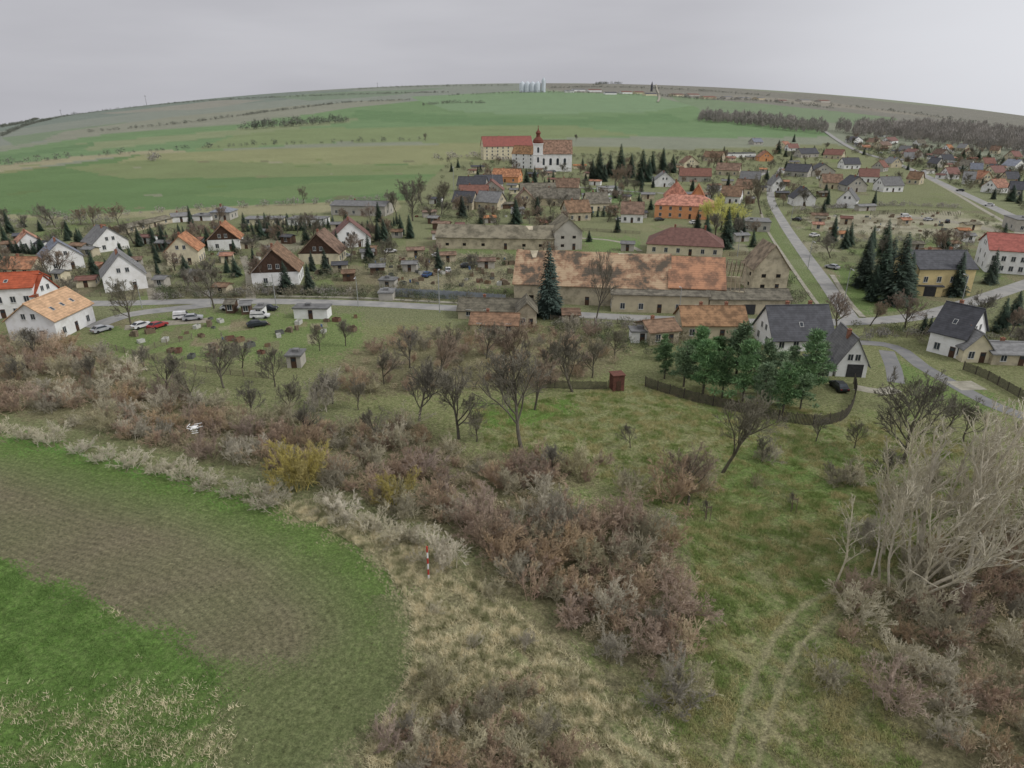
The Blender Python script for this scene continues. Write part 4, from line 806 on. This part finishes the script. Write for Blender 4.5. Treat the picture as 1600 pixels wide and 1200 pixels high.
fence([(1008,604),(1050,618),(1110,634),(1180,650),(1240,662),(1290,664),(1322,652),(1336,622),(1334,600)],1.8,fw,'curved dark wooden fence around the pine yard')
fence([(1505,578),(1540,592),(1600,625),(1660,650)],1.6,fw,'dark wooden fence beside the lane')
fence([(600,462),(650,465),(716,468),(790,474)],2.2,fg,'grey corrugated metal fence along the road',3,.2,.2)
fence([(840,606),(900,608),(950,608)],1.5,fw,'dark picket fence beside the outhouse')
fence([(1150,352),(1195,352)],1.4,mat('fence_blue',A(100,124,148),A(90,108,130),1),'blue painted panel fence near houses')
for pts in ([(200,572),(240,545),(300,530)],[(170,545),(300,578),(420,592)],[(0,468),(120,464),(240,462)],[(250,455),(330,456),(392,458)],[(320,400),(322,440)],[(440,455),(520,452),(560,455)],[(860,500),(940,505),(1000,508)],[(60,440),(150,436)],[(230,400),(260,396),(320,398)],[(480,385),(510,384)],[(900,360),(1000,366)],[(1140,400),(1200,396)],[(900,320),(1000,322)],[(1230,335),(1340,332)],[(1440,530),(1350,520)],[(560,395),(680,398)],[(1390,470),(1440,476)]):
    fence(pts,1.2,random.choice([fw,fl,fl]),'low wooden garden fence between plots',2.5,.08,.24)
fence([(1360,336),(1430,334),(1500,338)],2.,fw,'dark post fence around the gravel yard',4,.15,.6)

# ------------------------------------------------------------ cars
tyre=mat('tyre_rubber',(.02,.02,.02),(.03,.03,.03),3); lamp=mat('car_lamp',(.6,.6,.55),(.7,.7,.7),3,rough=.2); red=mat('tail_lamp',(.35,.02,.02),(.3,.02,.02),3,rough=.3)
def carset(col_,van=False):
    pm=mat('car_paint_'+col_,{'white':(.7,.7,.7),'red':(.35,.05,.05),'dark':(.03,.035,.04),'silver':(.4,.41,.43),'blue':(.05,.1,.22)}[col_],None,1,3,rough=.3)
    b=MB()
    side=[(-2.1,.35),(2.1,.35),(2.15,.62),(2.0,.82),(.95,.95),(-1.85,.98),(-2.15,.85),(-2.15,.5)]
    def ext(prof,w0,w1,zc,m):
        n=len(prof); vv=[(x,-(w0 if z<zc else w1),z) for x,z in prof]+[(x,(w0 if z<zc else w1),z) for x,z in prof]
        b.poly(vv,[(i,(i+1)%n,n+(i+1)%n,n+i) for i in range(n)]+[tuple(range(n))[::-1],tuple(range(n,2*n))],m)
    ext(side,.87,.8,.7,0)
    if van: roof=[(1.1,.9),(.6,1.75),(-1.95,1.8),(-2.1,.9)]
    else: roof=[(1.05,.93),(.35,1.42),(-1.1,1.45),(-1.85,.95)]
    ext([(x,z) for x,z in roof],.79,.66,1.2,0)
    body=b.mesh('body',pm)
    b=MB(); r=roof; 
    g_=lambda i,j,t:(r[i][0]+(r[j][0]-r[i][0])*t,r[i][1]+(r[j][1]-r[i][1])*t)
    for sgn in (-1,1):
        a0=g_(0,1,.1);a1=g_(0,1,.85);b0=g_(3,2,.1);b1=g_(3,2,.85)
        y=lambda z:sgn*(.815-.13*(z-.93)/.5) 
        b.poly([(a0[0]-.1,y(a0[1]),a0[1]),(a1[0]-.1,y(a1[1]),a1[1]),(b1[0]+.1,y(b1[1]),b1[1]),(b0[0]+.1,y(b0[1]),b0[1])],[(0,1,2,3)])
    for i,j,dx in ((0,1,.02),(3,2,-.02)):
        p_,q_=g_(i,j,.12),g_(i,j,.88); b.poly([(p_[0]+dx,-.7,p_[1]+.02),(p_[0]+dx,.7,p_[1]+.02),(q_[0]+dx,.6,q_[1]+.02),(q_[0]+dx,-.6,q_[1]+.02)],[(0,1,2,3)])
    gl=b.mesh('window',glass)
    b=MB(); n=12; b.poly([(.32*cos(2*pi*k/n),-.1,.32*sin(2*pi*k/n)) for k in range(n)]+[(.32*cos(2*pi*k/n),.1,.32*sin(2*pi*k/n)) for k in range(n)],[(k,(k+1)%n,n+(k+1)%n,n+k) for k in range(n)]+[tuple(range(n)),tuple(range(n,2*n))[::-1]])
    wh=b.mesh('wheel',tyre); b=MB(); b.box(-.03,-.14,-.07,.03,.14,.07); return body,gl,wh,b.mesh('headlight',lamp),b.mesh('taillight',red)
CS={}
def car(u,v,rz,c,van=False,label=None):
    k=(c,van)
    if k not in CS: CS[k]=carset(c,van)
    bo,gl,wh,hl,tl=CS[k]; q=P(u,v); e=add('parked_car' if not van else 'parked_van',None); e.matrix_world=TR(q[0],q[1],q[2]+.04,radians(rz))
    tag(e,label or f"{c} {'van' if van else 'hatchback car'} parked beside the road",'van' if van else 'car','parked cars')
    add('body',bo,e); add('window',gl,e)
    for x in (-1.3,1.3):
        for y in (-.8,.8): add('wheel',wh,e,TR(x,y,.32))
    for y in (-.6,.6): add('headlight',hl,e,TR(2.13,y,.68)); add('taillight',tl,e,TR(-2.16,y,.75))
for a in [(222,512,60,'white'),(247,512,65,'red'),(287,498,20,'white',True),(302,500,20,'silver'),(402,510,30,'dark'),(407,497,10,'white',True),(848,490,10,'white'),(862,491,10,'silver'),(420,485,0,'dark'),(640,420,20,'white',True),(668,432,70,'blue'),(700,425,100,'white'),(730,418,15,'dark'),(760,412,40,'silver'),(685,402,10,'white'),(1300,420,120,'silver'),(1195,515,0,'dark'),(1272,370,30,'white'),(1245,345,120,'dark'),(1440,270,140,'white'),(1500,299,140,'dark'),(1545,322,140,'white'),(1415,340,0,'white',True),(1450,345,20,'silver'),(1480,348,60,'dark'),(1310,608,90,'dark'),(1440,455,0,'white'),(160,518,60,'silver'),(1205,395,100,'white'),(1375,240,140,'white'),(360,484,0,'white'),(540,402,20,'silver'),(610,395,40,'white'),(970,345,0,'white'),(1030,345,20,'dark'),(1085,350,10,'white')]: car(*a)

# ------------------------------------------------------------ lamps and poles
pm=mat('lamp_metal',A(150,152,150),A(128,130,130),2,rough=.5)
b=MB(); b.frus(0,0,0,8,.11,.07,8); POLE=b.mesh('pole',pm); b=MB(); b.box(0,-.05,7.9,1.4,.05,8.); ARM=b.mesh('arm',pm); b=MB(); b.box(1.1,-.14,7.8,1.9,.14,7.898); HEAD=b.mesh('lamp_head',mat('lamp_head',(.6,.6,.6),(.5,.5,.5),2))
for u,v,h in [(687,487,64),(432,480,52),(222,480,44),(1060,500,50),(1262,420,44),(1320,465,46),(1500,480,50),(710,320,60),(1235,350,34),(1205,300,26),(560,478,46),(1600,430,44),(330,475,44),(770,300,28),(520,350,34),(1152,400,40)]:
    q=P(u,v+1); s=hgt(q,v-h)/8; e=add('street_lamp',None); e.matrix_world=TR(q[0],q[1],q[2],random.choice([1.57,-1.57]),min(s,1.2),s); tag(e,'grey metal street lamp with short arm beside road','street lamp','street lamps along the roads'); add('pole',POLE,e); add('arm',ARM,e); add('lamp_head',HEAD,e)
q=P(670,906); hh=hgt(q,854); b=MB(); n=6
for k in range(n): b.frus(0,0,hh*k/n-(.2 if k==0 else 0),hh*(k+1)/n,.09,.09,10,k%2)
o=add('marker_pole',b.mesh('marker_pole',[mat('paint_white',(.75,.75,.75),(.68,.68,.68),3),mat('paint_red',(.5,.05,.04),(.42,.05,.04),3)])); o.matrix_world=TR(q[0],q[1],q[2]); tag(o,'red and white striped marker pole in dry grass','pole')
for u,v,h in [(1104,812,30),(1238,798,28),(1587,685,24)]:
    q=P(u,v); e=add('young_tree',None); e.matrix_world=TR(q[0],q[1],q[2]); tag(e,'newly planted sapling held by wooden stakes','tree','staked saplings'); hh=hgt(q,v-h); b=MB()
    for x,y in ((-.3,-.3),(.3,-.3),(0,.35)): b.frus(x,y,-.2,hh*.8,.045,.045,6)
    b.box(-.3,-.33,hh*.7,.3,-.27,hh*.75); add('stake',b.mesh('stake',woodm),e)
    T,C,h0=TREES['bare'][0]; add('trunk',T,e,TR(0,0,0,0,hh/h0*.6,hh/h0*1.1)); add('crown',C,e,TR(0,0,0,0,hh/h0*.6,hh/h0*1.1))
a_=(303-800)/F; b_=(600-668)/F; d=np.array([a_,cp+b_*sp,-sp+b_*cp]); d/=np.linalg.norm(d); q=np.array([0,0,CH])+d*24
wp=mat('drone_plastic',(.8,.8,.8),(.74,.74,.74),3,rough=.35); e=add('drone',None); e.matrix_world=TR(q[0],q[1],q[2],.5,1.); tag(e,'small white quadcopter drone hovering above the thicket','drone')
b=MB(); b.lathe(0,0,[(0,-.05),(.08,-.045),(.1,0),(.08,.04),(0,.055)],12); add('body',b.mesh('body',wp,True),e)
b=MB(); b.box(-.015,-.2,-.012,.015,.2,.012); ARMm=b.mesh('arm',wp); b=MB(); b.frus(0,0,-.01,.04,.022,.02,8); MOT=b.mesh('motor',mat('drone_dark',(.05,.05,.05),(.07,.07,.07),3)); b=MB(); b.box(-.12,-.012,.045,.12,.012,.05); ROT=b.mesh('rotor_blade',wp)
for t in (pi/4,-pi/4): add('arm',ARMm,e,TR(0,0,0.002,t))
for k in range(4):
    t=pi/4+k*pi/2; x,y=.2*cos(t),.2*sin(t); add('motor',MOT,e,TR(x,y,0)); add('rotor_blade',ROT,e,TR(x,y,0,k*1.1))
b=MB()
for y in (-.08,.08): b.box(-.1,y-.008,-.17,.1,y+.008,-.155); b.box(-.06,y-.006,-.155,-.05,y+.006,-.03); b.box(.05,y-.006,-.155,.06,y+.006,-.03)
add('landing_gear',b.mesh('landing_gear',wp),e)
b=MB()
for k in range(5):
    for r in range(4-k//2): b.box(-1+r*.5,-.4,k*.28,-.55+r*.5,.4,k*.28+.26)
PILE=b.mesh('wood_pile',woodm); b=MB(); b.frus(0,0,0,.9,.3,.3,10); b.frus(0,0,.9,.94,.32,.32,10); BAR=b.mesh('barrel',mat('barrel_blue',A(80,100,136),A(66,84,112),2)); b=MB(); b.box(-.9,-.6,0,.9,.6,.1); b.box(-.9,-.6,.1,-.85,.6,.9); b.box(.85,-.6,.1,.9,.6,.9); b.box(-.85,-.6,.1,.85,-.55,.9); b.box(-.85,.55,.1,.85,.6,.9); BOXm=[b.mesh('crate',mat('crate_'+str(i),c,None,2)) for i,c in enumerate([A(180,180,174),A(120,100,80),A(112,98,82),A(112,84,72),A(96,98,94)])]
for poly,n in [([(160,500),(560,495),(540,540),(400,575),(260,560)],44),([(570,398),(800,400),(800,448),(600,448)],70),([(1240,335),(1500,332),(1550,365),(1300,365)],40),([(640,320),(980,320),(980,345),(640,345)],24),([(0,380),(560,370),(560,440),(0,440)],50)]:
    for x,y in scatter(poly,n,1.4):
        t=random.random(); nm,mm,lb=('wood_pile',PILE,'stack of cut timber lying in a yard') if t<.4 else ('barrel',BAR,'blue plastic water barrel in a garden') if t<.5 else ('crate',random.choice(BOXm),'open wooden crate with junk in a yard')
        o=add(nm,mm); o.matrix_world=TR(x,y,float(Hf(x,y)),random.uniform(0,3),random.uniform(.45,1.1)); tag(o,lb,nm.replace('_',' '),'yard clutter')

# ------------------------------------------------------------ light, sky, camera
AZ,EL=105,42
sd=bpy.data.lights.new('sun','SUN'); sd.energy=1.5; sd.angle=radians(14); sd.color=(1,.98,.94); so=add('sun',sd); so.rotation_euler=(radians(90-EL),0,radians(180-AZ))
w=bpy.data.worlds.new('World'); S.world=w; w.use_nodes=True; nt=w.node_tree; N=nt.nodes; L=nt.links; bg=N['Background']; bg.inputs[1].default_value=.15
sk=N.new('ShaderNodeTexSky'); sk.sky_type='NISHITA'; sk.sun_disc=False; sk.sun_elevation=radians(EL); sk.sun_rotation=radians(AZ); sk.dust_density=4
hs=N.new('ShaderNodeHueSaturation'); hs.inputs['Saturation'].default_value=.2; hs.inputs['Value'].default_value=.6; L.new(sk.outputs[0],hs.inputs['Color'])
tc=N.new('ShaderNodeTexCoord'); mp=N.new('ShaderNodeMapping'); mp.inputs['Scale'].default_value=(1,1,6); L.new(tc.outputs['Generated'],mp.inputs[0])
no=N.new('ShaderNodeTexNoise'); no.inputs['Scale'].default_value=2.; no.inputs['Detail'].default_value=6; L.new(mp.outputs[0],no.inputs['Vector'])
bd=Vector((sin(radians(46)),cos(radians(46)),.14)).normalized()
dt=N.new('ShaderNodeVectorMath'); dt.operation='DOT_PRODUCT'; L.new(tc.outputs['Generated'],dt.inputs[0]); dt.inputs[1].default_value=bd
mr=N.new('ShaderNodeMapRange'); mr.interpolation_type='SMOOTHSTEP'; L.new(dt.outputs['Value'],mr.inputs[0]); mr.inputs[1].default_value=.82; mr.inputs[2].default_value=1.05; mr.inputs[3].default_value=0; mr.inputs[4].default_value=1
rp_=N.new('ShaderNodeMapRange'); rp_.inputs[1].default_value=.3; rp_.inputs[2].default_value=.7; L.new(no.outputs[0],rp_.inputs[0])
cr_=N.new('ShaderNodeMix'); cr_.data_type='RGBA'; L.new(rp_.outputs[0],cr_.inputs[0]); cr_.inputs[6].default_value=(3.1,3.1,3.35,1); cr_.inputs[7].default_value=(3.8,3.8,4.05,1)
zz_=N.new('ShaderNodeSeparateXYZ'); L.new(tc.outputs['Generated'],zz_.inputs[0])
zr_=N.new('ShaderNodeMapRange'); zr_.inputs[1].default_value=.25; zr_.inputs[2].default_value=.9; zr_.inputs[3].default_value=0; zr_.inputs[4].default_value=.8; L.new(zz_.outputs[2],zr_.inputs[0])
cz=N.new('ShaderNodeMix'); cz.data_type='RGBA'; L.new(zr_.outputs[0],cz.inputs[0]); L.new(cr_.outputs[2],cz.inputs[6]); cz.inputs[7].default_value=(6.6,6.6,6.7,1)
c2=N.new('ShaderNodeMix'); c2.data_type='RGBA'; L.new(mr.outputs[0],c2.inputs[0]); L.new(cz.outputs[2],c2.inputs[6]); c2.inputs[7].default_value=(5.6,5.7,6.0,1)
c3=N.new('ShaderNodeMix'); c3.data_type='RGBA'; c3.inputs[0].default_value=.92; L.new(hs.outputs[0],c3.inputs[6]); L.new(c2.outputs[2],c3.inputs[7]); L.new(c3.outputs[2],bg.inputs[0])
cd=bpy.data.cameras.new('camera'); cd.sensor_width=36; cd.lens=36*F/1600; cd.clip_end=20000; cd.clip_start=.5
co=add('camera',cd); co.location=(0,0,CH); co.rotation_euler=(pi/2-PT,0,0); S.camera=co
S.view_settings.view_transform='Standard'; S.view_settings.look='None'; S.view_settings.exposure=0
